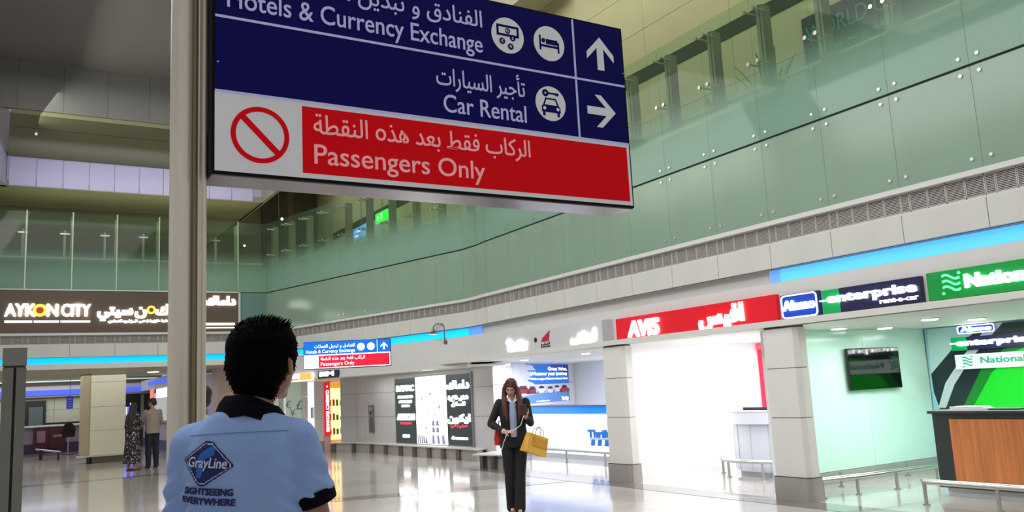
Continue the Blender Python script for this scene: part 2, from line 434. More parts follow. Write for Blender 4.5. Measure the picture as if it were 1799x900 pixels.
MB().box(-14, 6.4, 33.0, 33.1, 4.4, 7.14).build('end_partition', M('end_glass_dark', (92, 96, 88), 0.3), we)
dk = struct('trim_1')
MB().box(8.95, 12.0, -4, 36, 4.2, 4.5).build('deck_slab_right', cream_m, dk)
MB().box(-14, 12.0, 24.4, 36, 4.2, 4.5).build('deck_slab_back', cream_m, dk)
# curtains at the far end of the upper deck
for k, (x0, x1) in enumerate(((9.6, 10.7), (11.0, 11.9))):
    m = MB(); n = 26; v = []; f = []
    for i in range(n + 1):
        x = x0 + (x1 - x0) * i / n; y = 35.75 + .07 * math.cos(i * PI)
        v += [(x, y, 6.6), (x, y, 10.6)]
    f = [(2 * i, 2 * i + 2, 2 * i + 3, 2 * i + 1) for i in range(n)]
    m.add(v, f); o = m.build('curtain', M('grey_curtain', (132, 128, 118), .8)); so = o.modifiers.new('t', 'SOLIDIFY'); so.thickness = .02
    tag(o, ('pale grey pleated curtain left of the other at the far end of the upper level', 'narrower pleated grey curtain by the cream upper wall')[k], 'curtain')
for (x, y, z, r, lb) in ((10.15, 34.9, 9.05, .05, 'small bright spot lamp seen through the far upper glass'), (8.6, 34.9, 7.85, .035, 'small white starry lamp low behind the far corner glass')):
    t = thing('spot_lamp', lb, 'lamp', (x, y, z))
    MB().cyl((x, y + .02, z), (x, y + .5, z), .05).build('lamp_body', post_m, t); MB().ell((x, y, z), r).build('bulb', E_('bulb', (255, 250, 225), 12), t)
    MB().cyl((x, y + .45, z), (x, y + .5, 11.3), .02).build('arm', post_m, t)
t = thing('ceiling_downlight', 'round ceiling downlight glowing above the top edge of the big sign', 'lamp', (12.0, 15.9, 11.25))
x, y = 11.75, 15.75
t.location = (x, y, 11.25)
MB().cyl((x, y, 11.24), (x, y, 11.30), .16, n=20).build('trim_ring', white_m, t); MB().cyl((x, y, 11.22), (x, y, 11.245), .11, n=20).build('lamp_glass', E_('downlight_on', (255, 252, 235), 14), t)

# banner on the upper wall
t = thing('wall_banner', 'dark navy banner with teal capitals on the upper wall behind the glass', 'banner', (11.9, 7.3, 5.3))
FU = Fr((11.92, 0, 0), (0, -1))
MB(FU).box(-9.37, -4.6, 5.4, 7.66, -.03, 0).build('banner_board', M('banner_navy', (26, 30, 56), .5), t)
tealm = M('banner_teal', (40, 120, 112), .5, emit=(40, 130, 120), es=.15)
txt(FU, t, tealm, [(('WORLD CLASS', -9.30, 7.18, .30), dict(w=2.25)), (('SPORT', -8.95, 6.72, .26), dict(w=1.15))])
# exit sign and blue sign
FE = Fr((11.6, 0, 0), (0, -1))
t = thing('exit_sign', 'small green lit emergency exit sign behind the upper glass', 'sign', (11.6, 27.8, 7.6))
MB(FE).box(-28.25, -27.2, 7.62, 7.98, -.08, 0).build('sign_box', E_('exit_green', (40, 230, 60), 1.2), t)
m = MB(FE); m.box(-27.75, -27.62, 7.70, 7.90, 0, .01); m.poly([(-28.1, 7.8), (-27.98, 7.9), (-27.98, 7.7)], 0, .01); m.box(-28, -27.85, 7.78, 7.82, 0, .01); m.build('pictogram', E_('exit_white', (190, 255, 190), 1.5), t)
MB(FE).cyl((-27.7, 7.98, -.04), (-27.7, 11.3, -.04), .012).build('hanger', post_m, t)
t = thing('hanging_sign', 'small blue and white lit direction sign behind the upper glass', 'sign', (11.6, 30, 7.4))
MB(FE).box(-30.5, -29.75, 7.42, 7.85, -.08, 0).build('sign_box', E_('hang_blue', (20, 130, 230), 1.0), t)
MB(FE).box(-29.75, -28.75, 7.42, 7.85, -.08, 0).build('sign_face', E_('hang_pale', (90, 160, 225), 1.0), t)
txt(FE, t, led_s, [(('Gates', -30.35, 7.48, .13), {}), (('بوابات', -30.35, 7.66, .13), dict(ar=True, w=.6))])
MB(FE).cyl((-29.7, 7.85, -.04), (-29.7, 11.3, -.04), .012).build('hanger', post_m, t)
# plants on the deck
leafY = M('leaf_yellow_green', (168, 160, 70), .6, noise=.2, scale=9); leafG = M('leaf_green', (70, 130, 66), .6, noise=.2, scale=9)
for k, (x, y, h, mt, lb) in enumerate(((9.45, 9.15, 1.15, leafY, 'yellow green leafy potted plant behind the frosted glass'), (9.5, 8.1, 1.3, leafG, 'taller greener potted plant behind the frosted glass'), (9.5, 10.4, .75, leafG, 'low dark potted plant behind the glass nearest the big sign'))):
    t = thing('potted_plant', lb, 'plant', (x, y, 4.5))
    MB().cyl((x, y, 4.5), (x, y, 4.9), .16, .22, 18).build('pot', M('pot_grey', (120, 115, 100), .7), t)
    MB().cyl((x, y, 4.85), (x, y, 4.93), .2, .19, 18).build('soil', M('soil', (50, 40, 30), .9), t)
    for i in range(22):
        a = random.random() * 2 * PI; L = h * random.uniform(.6, 1.1); b = random.uniform(.15, .5); m = MB(); v = []; f = []
        dx, dy = math.cos(a), math.sin(a); nx, ny = -dy, dx
        for j in range(6):
            q = j / 5; r = b * q ** 1.6; z = 4.9 + L * q * (1 - .15 * q); w = .05 * math.sin(PI * min(1, q * .92 + .08)) + .004
            v += [(x + dx * r + nx * w, y + dy * r + ny * w, z), (x + dx * r - nx * w, y + dy * r - ny * w, z - .01)]
        f = [(2 * j, 2 * j + 1, 2 * j + 3, 2 * j + 2) for j in range(5)]
        m.add(v, f).build('leaf', mt, t)

# ------------------------------------------------------------------ the cladding of the two long walls
wr = struct('wall_right'); wb = struct('wall_back')
br = thing('glass_balustrade', 'tall frosted glass balustrade on dark posts above the right hand shops', 'balustrade', (8.5, 10, 4.5))
bb = thing('glass_balustrade', 'far glass balustrade with slim posts above the brown lit sign', 'balustrade', (3, 24, 4.5))
_mc = {}
def cached(key, fn):
    if key not in _mc: _mc[key] = fn()
    return _mc[key]
def frame_mesh(build, name, mat, smooth=False):
    mb = MB(Fr((0, 0, 0), (1, 0))); build(mb); return mb.mesh(name, mat, smooth=smooth)
bolt_me = frame_mesh(lambda m: (m.cyl((0, 0, 0), (0, 0, .016), .021, .018, 12)), 'bolt', M('bolt_chrome', (215, 215, 210), .25, .7), True)
arm_me = frame_mesh(lambda m: (m.cyl((0, 0, -.22), (0, 0, 0), .012, n=8), m.cyl((0, 0, -.01), (0, 0, .012), .028, n=12)), 'spider_fitting', steel_m, True)
def run(F, s0, s1, nb, wall, bal, low=True, up=True, panels=True, posts=True, dbl=True, post_mat=post_m, pw=.055, bolts=True):
    w = (s1 - s0) / nb; R = rot_of(F); g = .004; k = round(w, 3)
    pan = cached(('p', k), lambda: frame_mesh(lambda m: m.box(g, w - g, 2.865, 3.165, -.03, .03), 'fascia_panel', panel_m))
    gl = cached(('l', k), lambda: frame_mesh(lambda m: m.box(g / 2, w - g / 2, 3.48, 4.53, -.02, 0), 'glass_panel', lowglass_m))
    gu = cached(('u', k), lambda: frame_mesh(lambda m: m.box(g / 2, w - g / 2, 4.56, 6.52, -.016, 0), 'glass_panel', frost_m))
    def gril(m, gw):
        m.box(0.003, gw - .003, 3.185, 3.20, -.04, .012); m.box(0.003, gw - .003, 3.39, 3.405, -.04, .012)
        m.box(0.003, .012, 3.185, 3.405, -.04, .012); m.box(gw - .012, gw - .003, 3.185, 3.405, -.04, .012)
        for i in range(11):
            z = 3.207 + i * .0168; m.box(.012, gw - .012, z, z + .0075, -.035, .004)
    gws = [w * .115] + [w * .885 / 4] * 4 if w > .8 else [w / 2] * 2
    zlo = 3.47 if low else 4.5
    po = cached(('post', pw, zlo), lambda: frame_mesh(lambda m: (m.box(-pw, pw, zlo, 6.46, -.36, -.20), m.box(-pw * .25, pw * .25, zlo, 6.46, -.20, -.185)), 'post', post_mat))
    for i in range(nb):
        s = s0 + i * w
        o = F @ Vector((s, 0, 0))
        if panels: inst(pan, 'fascia_panel', wall, o, R)
        a = s
        for q, gw in enumerate(gws):
            me = cached(('g', round(gw, 3)), lambda: frame_mesh(lambda m: gril(m, gw), 'grille_panel', grille_m))
            inst(me, 'grille_panel', wall, F @ Vector((a, 0, 0)), R); a += gw
        if low: L = inst(gl, 'glass_panel', wall, o, R)
        if up: U = inst(gu, 'glass_panel', bal, o, R)
        if bolts:
            for ds in ((.10, w - .10) if dbl else (.10,)):
                if low:
                    for z in (3.58, 4.46): 
                        b = bpy.data.objects.new('bolt', bolt_me); COL.objects.link(b); b.parent = L; b.location = Fr((0, 0, 0), (1, 0)) @ Vector((ds, z, 0))
                if up:
                    b = bpy.data.objects.new('bolt', bolt_me); COL.objects.link(b); b.parent = U; b.location = Fr((0, 0, 0), (1, 0)) @ Vector((ds, 4.64, 0))
                    for z in (5.62, 6.36):
                        b = bpy.data.objects.new('spider_fitting', arm_me); COL.objects.link(b); b.parent = U; b.location = Fr((0, 0, 0), (1, 0)) @ Vector((ds * .8 if ds < .5 else w - .08, z, 0))
        if posts: inst(po, 'post', bal, o, R)
    # continuous members
    B = MB(F); B.box(s0, s1, 2.86, 3.17, -.06, -.031); B.box(s0, s1, 3.16, 3.42, -.10, -.042); B.build('grille_backing', grille_bk, wall)
    MB(F).box(s0, s1, 3.405, 3.462, -.04, .07).build('ledge', ledge_m, wall)
    MB(F).box(s0, s1, 3.166, 3.184, -.04, .02).build('sill_trim', ledge_m, wall)
    MB(F).box(s0, s1, 3.464, 4.40, -.50, -.46).build('glass_backing', M('glass_backing', (190, 214, 196), .6), wall)
    MB(F).box(s0, s1, 3.44, 3.464, -.50, -.03).build('glass_shelf', M('glass_backing', (190, 214, 196), .6), wall)
    if low: MB(F).box(s0, s1, 4.52, 4.57, -.035, -.022).build('seam_strip', M('seam_dark', (34, 40, 36), .7), wall)
    if up:
        MB(F).cyl((s0, 5.42, -.42), (s1, 5.42, -.42), .028).build('handrail', M('rail_pale', (190, 190, 170), .35, .3), bal)
def cove(F, s0, s1, wall, zb=2.12, zt=2.68, nm='fascia_board'):
    m = MB(F); m.box(s0, s1, 2.64, 2.865, -.16, -.11); m.build('cove_back', fascia_m, wall)
    MB(F).box(s0, s1, zb, zt, -.13, -.01).build(nm, fascia_m, wall, bevel=.004)
def cove_wash(F, s0, s1, wall, lab, ends=True, z0=2.695, z1=2.85, col=(20, 150, 255), s=1.25):  # coloured wash on the cove back, put in as an emissive face
    t = thing('cove_glow', lab, 'painted glow', F @ Vector(((s0 + s1) / 2, z0, -.1)))
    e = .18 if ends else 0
    MB(F).box(s0 + e, s1 - e, z0, z1, -.108, -.085).build('glow_face', E_('cove_glow_blue_%d' % (col[0] + col[1]), col, s), t)
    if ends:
        for a, b in ((s0, s0 + e), (s1 - e, s1)): MB(F).box(a, b, z0, z1, -.108, -.087).build('glow_end', E_('cove_glow_violet', (95, 145, 250), 1.0), t)
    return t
# right wall: bays from y = 15.03 down to y = -0.09
run(FR, -15.03, 0.09, 16, wr, br)
cove(FR, -15.03, 0.09, wr)
run(FB1, 0, math.dist(P1, PM), 1, wr, br, dbl=False, bolts=False); cove(FB1, 0, math.dist(P1, PM), wr)
run(FB2, 0, math.dist(PM, P3), 1, wr, br, dbl=False, bolts=False); cove(FB2, 0, math.dist(PM, P3), wr)
wl = struct('wall_far_right')
bl = thing('glass_balustrade', 'angled middle stretch of frosted glass balustrade, behind the hanging sign column', 'balustrade', (7.5, 20, 4.5))
bl['label'] = 'angled stretch of frosted glass balustrade beyond the bend, with small signs behind it'
run(FL, 0, LL, 9, wl, bl); cove(FL, 0, LL, wl, zb=2.02)
pp = M('post_pale', (160, 160, 142), .4, .3)
run(FK, -7.65, 5.74, 13, wb, bb, low=False, pw=.03, post_mat=pp, bolts=False)
run(FK, 5.74, 6.52, 1, wb, bb, low=False, pw=.03, post_mat=pp, bolts=False)
mull = frame_mesh(lambda m: m.box(-.014, .014, 4.55, 6.55, -.05, .012), 'joint_strip', M('joint_strip', (188, 196, 176), .35, .3))
for i in range(14): inst(mull, 'joint_strip', bb, (-7.65 + 1.03 * i, 24.0, 0))
MB(FK).box(-7.9, 6.52, 2.64, 2.865, -.16, -.11).build('cove_back', fascia_m, wb)
MB(FK).box(-7.9, 6.52, 2.57, 2.70, -.13, -.01).build('fascia_board', fascia_m, wb)
MB(FK).box(5.76, 6.52, 3.48, 4.53, -.02, 0).build('glass_panel', teal_glass, wb)
# second row of posts with rail further back on the upper level
t = thing('glass_balustrade', 'second slimmer balustrade further back behind the far glass', 'balustrade', (3, 26.5, 4.5))
for i in range(13):
    x = 5.67 - i * 1.02
    MB().box(x - .03, x + .03, 26.5, 26.58, 4.5, 6.55).build('post', M('post_pale', (160, 160, 142), .4), t); MB().box(x - .12, x + .12, 26.47, 26.5, 6.42, 6.46).build('bracket', steel_m, t)
MB().cyl((-8, 26.45, 5.3), (6.2, 26.45, 5.3), .03).build('handrail', M('rail_pale', (190, 190, 170), .35, .3), t)
# blue light washing the coves, put in as glowing faces
cove_wash(FR, -7.62, 0.05, wr, 'blue glow painted on the cove above the green and blue rental signs', col=(80, 175, 255), s=1.1)
cove_wash(FL, 1.2, LL, wl, 'bright cyan glow painted on the cove beside the small gooseneck lamp', ends=False, col=(10, 185, 255), s=1.15)
cove_wash(FB1, 0, .5, wr, 'short violet blue end of the cyan painted cove glow at the wall bend', ends=False, col=(80, 140, 250), s=1.0)
cove_wash(FK, -7.9, 6.4, wb, 'long cyan glow painted on the cove under the far brown lit sign', ends=False, z0=2.705, z1=2.90, col=(0, 180, 255), s=1.1)

# ------------------------------------------------------------------ shops under the right fascia
ws = struct('wall_shops')
shop_w = M('shop_white', (240, 241, 243), 0.3)
MB().box(8.36, 13.8, -1.2, 19.4, 2.125, 2.2).build('soffit', M('soffit_white', (216, 216, 210), .5), ws)
MB().box(12.6, 12.8, -1.2, 11.15, 0, 2.125).build('shop_back_wall', shop_w, ws); MB().box(13.6, 13.8, 11.15, 19.4, 0, 2.125).build('shop_back_wall', shop_w, ws)
mint_m = M('mint_glass_wall', (202, 238, 222), 0.12, spec=.6)
MB().box(9.0, 12.6, 8.16, 8.3, 0.0, 2.125).build('partition', shop_w, ws)
for i, (a, b) in enumerate(((9.0, 10.93), (10.935, 12.43))):
    MB().box(a, b, 8.14, 8.16, .17, 2.122).build('mint_panel', mint_m, ws)
MB().box(9.0, 12.44, 8.12, 8.17, 0, .165).build('skirting', steel_dk, ws)
MB().box(8.75, 13.7, 11.15, 11.3, 0, 2.125).build('partition', shop_w, ws)
# angled wall in the far shop, its white panels and joints
FA = Fr((9.36, 16.35, 0), (.82, .57))
MB(FA).box(.25, 5.15, 0, 2.12, -.15, -.02).build('partition', joint_m, ws)
for (a, b) in ((.0, .55), (.555, 5.15)):
    for (z0, z1) in ((.16, .955), (.965, 1.625), (1.635, 2.15)): MB(FA).box(a, b, z0, z1, -.02, 0).build('wall_panel', panel_m if b < 1 else shop_w, ws)
MB(FA).box(0, 5.15, 0, .15, -.02, .02).build('skirting', steel_dk, ws)

def pillar(y0, y1, lab, zt=2.12, x0=8.42, x1=8.60):
    t = thing('clad_pillar', lab, 'pillar', ((x0 + x1) / 2, (y0 + y1) / 2, 0))
    c = .05
    out = lambda e: [(x0 - e, y0 + c - e), (x0 + c - e, y0 - e), (x1 + e, y0 - e), (x1 + e, y1 + e), (x0 - e, y1 + e)]
    MB().poly(out(-.012), .26, zt).build('core', joint_m, t)
    for (a, b) in ((.285, .992), (1.0, 1.60), (1.608, zt - .02)): MB().poly(out(0), a, b).build('cladding_panel', M('pillar_cladding', (224, 223, 218), .4, noise=.02), t)
    MB().poly(out(.02), 0, .275).build('plinth', steel_dk, t, label='brushed metal plinth')
    MB().poly(out(.02), .275, .283).build('plinth_edge', joint_m, t)
    return t
pillar(7.2, 7.72, 'white panelled pillar between the white shop and the mint green shop')
pillar(10.6, 11.12, 'white panelled pillar between the white shop and the blue poster shop')
pillar(3.0, 3.6, 'white panelled pillar at the near end of the shops, out past the wood counter')

# downlights in the soffit
dl = E_('downlight_lens', (255, 255, 250), 9)
for k, (x, y, lb) in enumerate(((9.95, 7.75, 'far left round downlight over the mint glass wall'), (10.95, 7.75, 'far right round downlight over the mint glass wall'), (9.95, 6.4, 'round downlight in the soffit below the rental letters, left of the counter logos'), (10.95, 6.4, 'round downlight directly above the counter logos'))):
    t = thing('ceiling_downlight', lb, 'lamp', (x, y, 2.1), 'soffit downlights of the mint green shop')
    MB().cyl((x, y, 2.11), (x, y, 2.126), .12, n=24).build('trim_ring', white_m, t); MB().cyl((x, y, 2.10), (x, y, 2.112), .095, n=24).build('lamp_glass', dl, t)
for k, (x, y) in enumerate(((9.6, 15.4), (9.6, 13.2), (10.9, 14.2))):
    t = thing('ceiling_downlight', ('round downlight nearest the angled poster wall', 'round downlight nearest the white panelled pillar of the blue shop', 'round downlight furthest inside the blue shop')[k], 'lamp', (x, y, 2.1), 'downlights of the blue shop')
    MB().cyl((x, y, 2.11), (x, y, 2.126), .10, n=20).build('trim_ring', white_m, t); MB().cyl((x, y, 2.10), (x, y, 2.112), .08, n=20).build('lamp_glass', dl, t)

# signs on the fascia ------------------------------------------------
red_m = M('sign_red', (205, 8, 30), .35, emit=(205, 8, 30), es=.35)
t = thing('fascia_sign', 'long red fascia sign with glowing white letters above the white shop', 'sign', FR @ Vector((-9.1, 2.13, .02)))
MB(FR).box(-10.75, -7.43, 2.13, 2.53, -.01, .06).build('sign_board', red_m, t, bevel=.004)
txt(FR, t, led_w, [(('AVIS', -10.42, 2.225, .235, .06, .085), dict(w=.70, bold=.014, shear=.1)),
                   (('افيس', -8.82, 2.26, .225, .06, .085), dict(w=.82, ar=True, bold=.016))])
txt(FR, t, M('sign_pink', (240, 170, 175), .5, emit=(240, 170, 175), es=.4), [(('Rent a car in the UAE', -10.34, 2.165, .028, .06, .064), dict(w=.6)), (('مؤسسة الامارات لتاجير السيارات', -8.72, 2.165, .03, .06, .064), dict(w=.75, ar=True))], label='small pink lettering')
t = thing('fascia_sign', 'pale grey fascia sign with white glowing letters and a red and black crest', 'sign', FR @ Vector((-12.6, 2.13, .02)))
MB(FR).box(-14.35, -10.92, 2.15, 2.55, -.01, .07).build('sign_board', M('sign_pale', (206, 205, 208), .4), t, bevel=.004)
MB(FR).box(-11.10, -10.92, 2.15, 2.55, .07, .074).build('side_strip', M('sign_side', (170, 170, 170), .4), t)
txt(FR, t, led_w, [(('Thrifty', -14.22, 2.25, .17, .07, .095), dict(w=.76, bold=.014)), (('ثريفتي', -12.0, 2.26, .17, .07, .095), dict(w=.72, ar=True, bold=.014))])
m = MB(FR)
for i in range(4): m.poly([(-12.98 + i * .07, 2.33), (-12.93 + i * .07, 2.33), (-12.85 + i * .06, 2.42 + .03 * i), (-12.89 + i * .06, 2.42 + .03 * i)], .07, .078)
m.build('red_emblem', M('emblem_red', (190, 20, 60), .5), t)
m = MB(FR); m.disc(-13.16, 2.38, .045, .07, .078); text(m, 'الفطيم', -12.98, 2.27, .045, .07, .078, w=.3, ar=True); text(m, 'AL-FUTTAIM', -12.98, 2.225, .03, .07, .078, w=.3); m.box(-12.98, -12.68, 2.19, 2.2, .07, .078); m.build('black_emblem', M('emblem_dark', (40, 25, 40), .5), t)

t = thing('fascia_sign', 'small blue plate sign with white outlined border, between red and green signs', 'sign', FR @ Vector((-7.05, 2.15, .02)))
MB(FR).box(-7.42, -4.0, 2.115, 2.13, 0, .05).build('shelf_trim', M('trim_grey', (150, 148, 146), .5), t)
MB(FR).box(-7.36, -6.78, 2.2, 2.50, -.01, .05).build('sign_board', M('plate_navy', (14, 30, 84), .35, emit=(20, 50, 140), es=.2), t, bevel=.005)
def rrect(x0, x1, y0, y1, r, n=5):
    l = []
    for cx, cy, a in ((x1 - r, y1 - r, 0), (x0 + r, y1 - r, PI / 2), (x0 + r, y0 + r, PI), (x1 - r, y0 + r, 1.5 * PI)):
        l += [(cx + r * math.cos(a + PI / 2 * i / n), cy + r * math.sin(a + PI / 2 * i / n)) for i in range(n + 1)]
    return l
m = MB(FR); m.poly([rrect(-7.35, -6.80, 2.205, 2.492, .05), rrect(-7.335, -6.815, 2.22, 2.477, .04)], .05, .06); m.build('border', led_s, t)
MB(FR).poly(rrect(-7.333, -6.817, 2.222, 2.475, .04), .05, .054).build('blue_face', M('alamo_blue', (16, 60, 165), .35, emit=(16, 60, 165), es=.5), t)
txt(FR, t, led_w, [(('Alamo', -7.315, 2.305, .115, .054, .07), dict(w=.48, bold=.008))])
txt(FR, t, M('small_grey_text', (120, 118, 116), .6), [(('SANAM RENT A CAR (L.L.C)', -7.34, 2.148, .035, -.01, -.004), dict(w=.58))], label='small grey lettering')
t = thing('fascia_sign', 'dark navy fascia sign with green end block and white lower case letters', 'sign', FR @ Vector((-6.1, 2.15, .02)))
MB(FR).box(-6.48, -5.44, 2.2, 2.485, -.01, .05).build('sign_board', M('sign_navy', (24, 24, 60), .3, emit=(24, 24, 60), es=.3), t, bevel=.005)
MB(FR).box(-6.73, -6.48, 2.2, 2.485, -.01, .052).build('green_block', M('sign_green', (0, 145, 75), .35, emit=(0, 145, 75), es=.4), t, bevel=.005)
m = MB(FR); text(m, 'enterprise', -6.64, 2.33, .105, .052, .075, w=1.15, bold=.004); m.box(-6.75, -6.62, 2.355, 2.368, .052, .075); m.build('lettering', led_w, t)
txt(FR, t, led_s, [(('rent-a-car', -5.48, 2.245, .055, .05, .06), dict(w=.47, align='R', bold=.002))], label='small white lettering')
t = thing('fascia_sign', 'bright green fascia sign with wave emblem and white letters at the right edge', 'sign', FR @ Vector((-4.7, 2.2, .02)))
MB(FR).box(-5.37, -4.0, 2.205, 2.5, -.01, .05).build('sign_board', M('nat_green', (0, 128, 50), .35, emit=(0, 128, 50), es=.45), t, bevel=.005)
def waves(F, x, y, s, c0, mat, par):
    m = MB(F)
    for k in range(3):
        P = []; Q = []
        for i in range(13):
            q = i / 12; yy = y + s * (.30 - .27 * k - .14 * q + .07 * math.sin(q * 2 * PI)); P.append((x + s * q * .85, yy)); Q.append((x + s * q * .85, yy + s * .11))
        m.poly(P + Q[::-1], c0, c0 + .012)
    m.disc(x + s * .85, y + s * .42, s * .07, c0, c0 + .012, 14); m.disc(x, y - s * .46, s * .07, c0, c0 + .012, 14)
    return m.build('wave_emblem', mat, par)
waves(FR, -5.19, 2.365, .22, .05, E_('emblem_mint', (90, 235, 150), 1.3), t)
txt(FR, t, led_w, [(('National', -4.94, 2.30, .13, .05, .072), dict(w=.72, bold=.009))])

# mint shop: wall tv, graphic wall, counter --------------------------
FT = Fr((-.10, 8.14, 0), (1, 0))
t = thing('wall_television', 'black flat television on the mint glass wall', 'television', (11.2, 8.1, 1.25))
MB(FT).box(10.56, 11.74, 1.25, 1.85, .05, .085).build('casing', black_m, t, bevel=.004)
MB(FT).box(10.57, 11.73, 1.265, 1.84, .085, .088).build('screen', M('screen_gloss', (4, 12, 8), .06, spec=.7), t)
MB(FT).box(10.95, 11.35, 1.4, 1.7, 0, .05).build('wall_bracket', black_m, t)
MB(FT).box(11.08, 11.2, 1.24, 1.252, .06, .085).build('badge', M('badge_silver', (170, 170, 170), .3, .8), t)
FG = Fr((12.45, 0, 0), (0, -1)) @ Matrix(((1.029, 0, 0, 0), (0, 1.029, 0, 1.52 * -.029), (0, 0, 1, 0), (0, 0, 0, 1)))
wg = struct('wall_graphic')
MB(FG).box(-7.9, 1.2, .05, 2.10, -.1, 0).build('graphic_backing', M('graphic_cyan', (150, 214, 226), .3), wg)
MB(FG).poly([(-7.85, 2.09), (-7.1, 2.09), (-7.0, 1.9), (-7.6, 1.55), (-7.88, 1.3)], 0, .002).build('pale_shape', M('graphic_pale', (196, 232, 232), .3), wg)
dkm = M('graphic_black', (22, 40, 46), .3); MB(FG).poly([(-7.86, 1.15), (-7.87, 1.42), (-7.5, 1.76), (-6.95, 2.09), (-5.9, 2.09), (-5.9, 1.3), (-7.0, 1.3), (-7.35, .9), (-7.8, .9)], .002, .004).build('dark_shape', dkm, wg)
MB(FG).poly([(-7.82, .92), (-7.70, .92), (-7.52, 1.26), (-7.22, 1.62), (-6.70, 2.09), (-6.88, 2.09), (-7.36, 1.64), (-7.66, 1.28)], .004, .006).build('pale_stripe', M('graphic_stripe', (200, 214, 216), .3), wg)
MB(FG).poly([(-7.45, .9), (-7.1, 1.45), (-6.7, 1.75), (-6.2, 1.95), (1.2, 2.0), (1.2, .9)], .006, .008).build('green_shape', M('graphic_green_dark', (0, 130, 30), .3), wg)
MB(FG).poly([(-7.3, .9), (-6.95, 1.4), (-6.6, 1.68), (-6.0, 1.86), (1.2, 1.9), (1.2, .9)], .008, .010).build('bright_green_shape', M('graphic_green', (0, 205, 30), .3, emit=(0, 200, 20), es=.15), wg)
t = thing('counter_back_sign', 'blue plate logo sign hung highest on the graphic wall behind the wood counter', 'sign', (12.0, 7.1, 2.0))
MB(FG).poly(rrect(-7.33, -6.80, 1.985, 2.09, .03), .03, .06).build('sign_board', M('alamo_blue', (16, 60, 165), .35), t); m = MB(FG); m.poly([rrect(-7.34, -6.79, 1.975, 2.095, .035), rrect(-7.325, -6.805, 1.99, 2.08, .028)], .06, .07); m.build('border', led_s, t)
txt(FG, t, led_w, [(('Alamo', -7.28, 2.01, .06, .06, .075), dict(w=.44, bold=.006))])
t = thing('counter_back_sign', 'navy and green logo sign with white letters in the middle of the graphic wall', 'sign', (12.0, 6.9, 1.75))
MB(FG).box(-7.22, -6.2, 1.74, 1.93, .03, .07).build('sign_board', M('sign_navy', (24, 24, 60), .3), t); MB(FG).box(-7.45, -7.22, 1.74, 1.93, .03, .072).build('green_block', M('sign_green', (0, 145, 75), .35), t)
m = MB(FG); text(m, 'enterprise', -7.36, 1.81, .085, .072, .095, w=1.1, bold=.006); m.box(-7.46, -7.34, 1.84, 1.852, .072, .095); m.build('lettering', led_w, t)
t = thing('counter_back_sign', 'white logo sign with teal wave emblem, lowest above the wood counter', 'sign', (12.0, 6.8, 1.5))
MB(FG).box(-7.42, -6.0, 1.47, 1.68, .03, .08).build('sign_board', M('nat_white', (236, 240, 238), .3, emit=(236, 240, 238), es=.25), t, bevel=.004)
waves(FG, -7.30, 1.58, .16, .08, M('teal_mark', (60, 190, 150), .4), t); txt(FG, t, M('teal_mark', (60, 190, 150), .4), [(('National', -7.04, 1.545, .09, .08, .088), dict(w=.62, bold=.003))])

t = thing('service_counter', 'wood fronted rental counter with dark frame in the mint green shop', 'counter', (9.9, 4.5, 0))
dgm = M('counter_dark', (44, 50, 50), .45)
woodm = M('counter_wood', (208, 126, 72), .4, noise=.22, scale=3, stretch=(1, 9, .35))
MB().box(9.78, 10.5, 1.0, 6.42, .10, .97).build('body', dgm, t)
MB().box(9.74, 10.6, 0.98, 6.46, .965, 1.0).build('countertop', dgm, t, bevel=.006)
MB().box(9.765, 9.78, 1.02, 6.42, .10, .165).build('bottom_rail', dgm, t)
for i in range(5): 
    y1 = 6.20 - i * 1.04; MB().box(9.762, 9.782, y1 - 1.035, y1, .165, .90).build('wood_panel', woodm, t)
MB().box(9.86, 10.5, 1.05, 6.38, 0, .10).build('kickboard', M('kick_white', (225, 226, 228), .3), t)
tr = thing('paper_tray', 'white paper tray lying on the wood fronted counter', 'tray', (9.95, 6.0, 1.0))
MB().box(9.84, 10.1, 5.82, 6.22, 1.0, 1.02).build('tray_base', white_m, tr)
for i in range(3): MB().box(9.86, 10.08, 5.84 + .01 * i, 6.2, 1.021 + .008 * i, 1.027 + .008 * i).build('sheet', M('paper', (225, 230, 232), .6), tr)
MB().box(9.84, 9.85, 5.82, 6.22, 1.02, 1.045).build('tray_lip', white_m, tr)
tr = thing('keyboard', 'thin dark green object lying beside the paper tray on the counter', 'stationery', (9.95, 5.6, 1.0)); MB().box(9.85, 10.05, 5.42, 5.76, 1.0, 1.018).build('tray_body', M('dark_green', (20, 90, 40), .4), tr)
tr.name = 'desk_folder'

def bumper(name, lab, pts, posts, z=.25, r=.024):
    t = thing(name, lab, 'rail', (pts[0][0], pts[0][1], 0), )
    MB().tube([(p[0], p[1], z) for p in pts], r, 12).build('rail_tube', steel_m, t, smooth=True)
    MB().tube([(p[0] + .03, p[1] + .035, z + .018) for p in pts], r * .7, 10).build('rear_tube', steel_m, t, smooth=True)
    for (x, y) in posts:
        p = MB().cyl((x, y, .01), (x, y, z), .02).build('post', steel_m, t, smooth=True)
        MB().cyl((x, y, 0), (x, y, .014), .04).build('foot_plate', steel_m, p, rooted=True)
    return t
bumper('bumper_rail', 'low steel trolley rail in front of the wood counter', [(9.03, 6.14), (9.0, 6.02), (9.0, 2.0)], [(9.02, 6.12), (9.0, 5.28), (9.0, 4.2), (9.0, 3.1)])
bumper('bumper_rail', 'low steel trolley rail along the mint glass wall', [(8.62, 7.34), (9.4, 7.20), (10.7, 7.12), (11.3, 7.1)], [(8.76, 7.31), (9.30, 7.22), (9.98, 7.15), (10.8, 7.12)], z=.215)
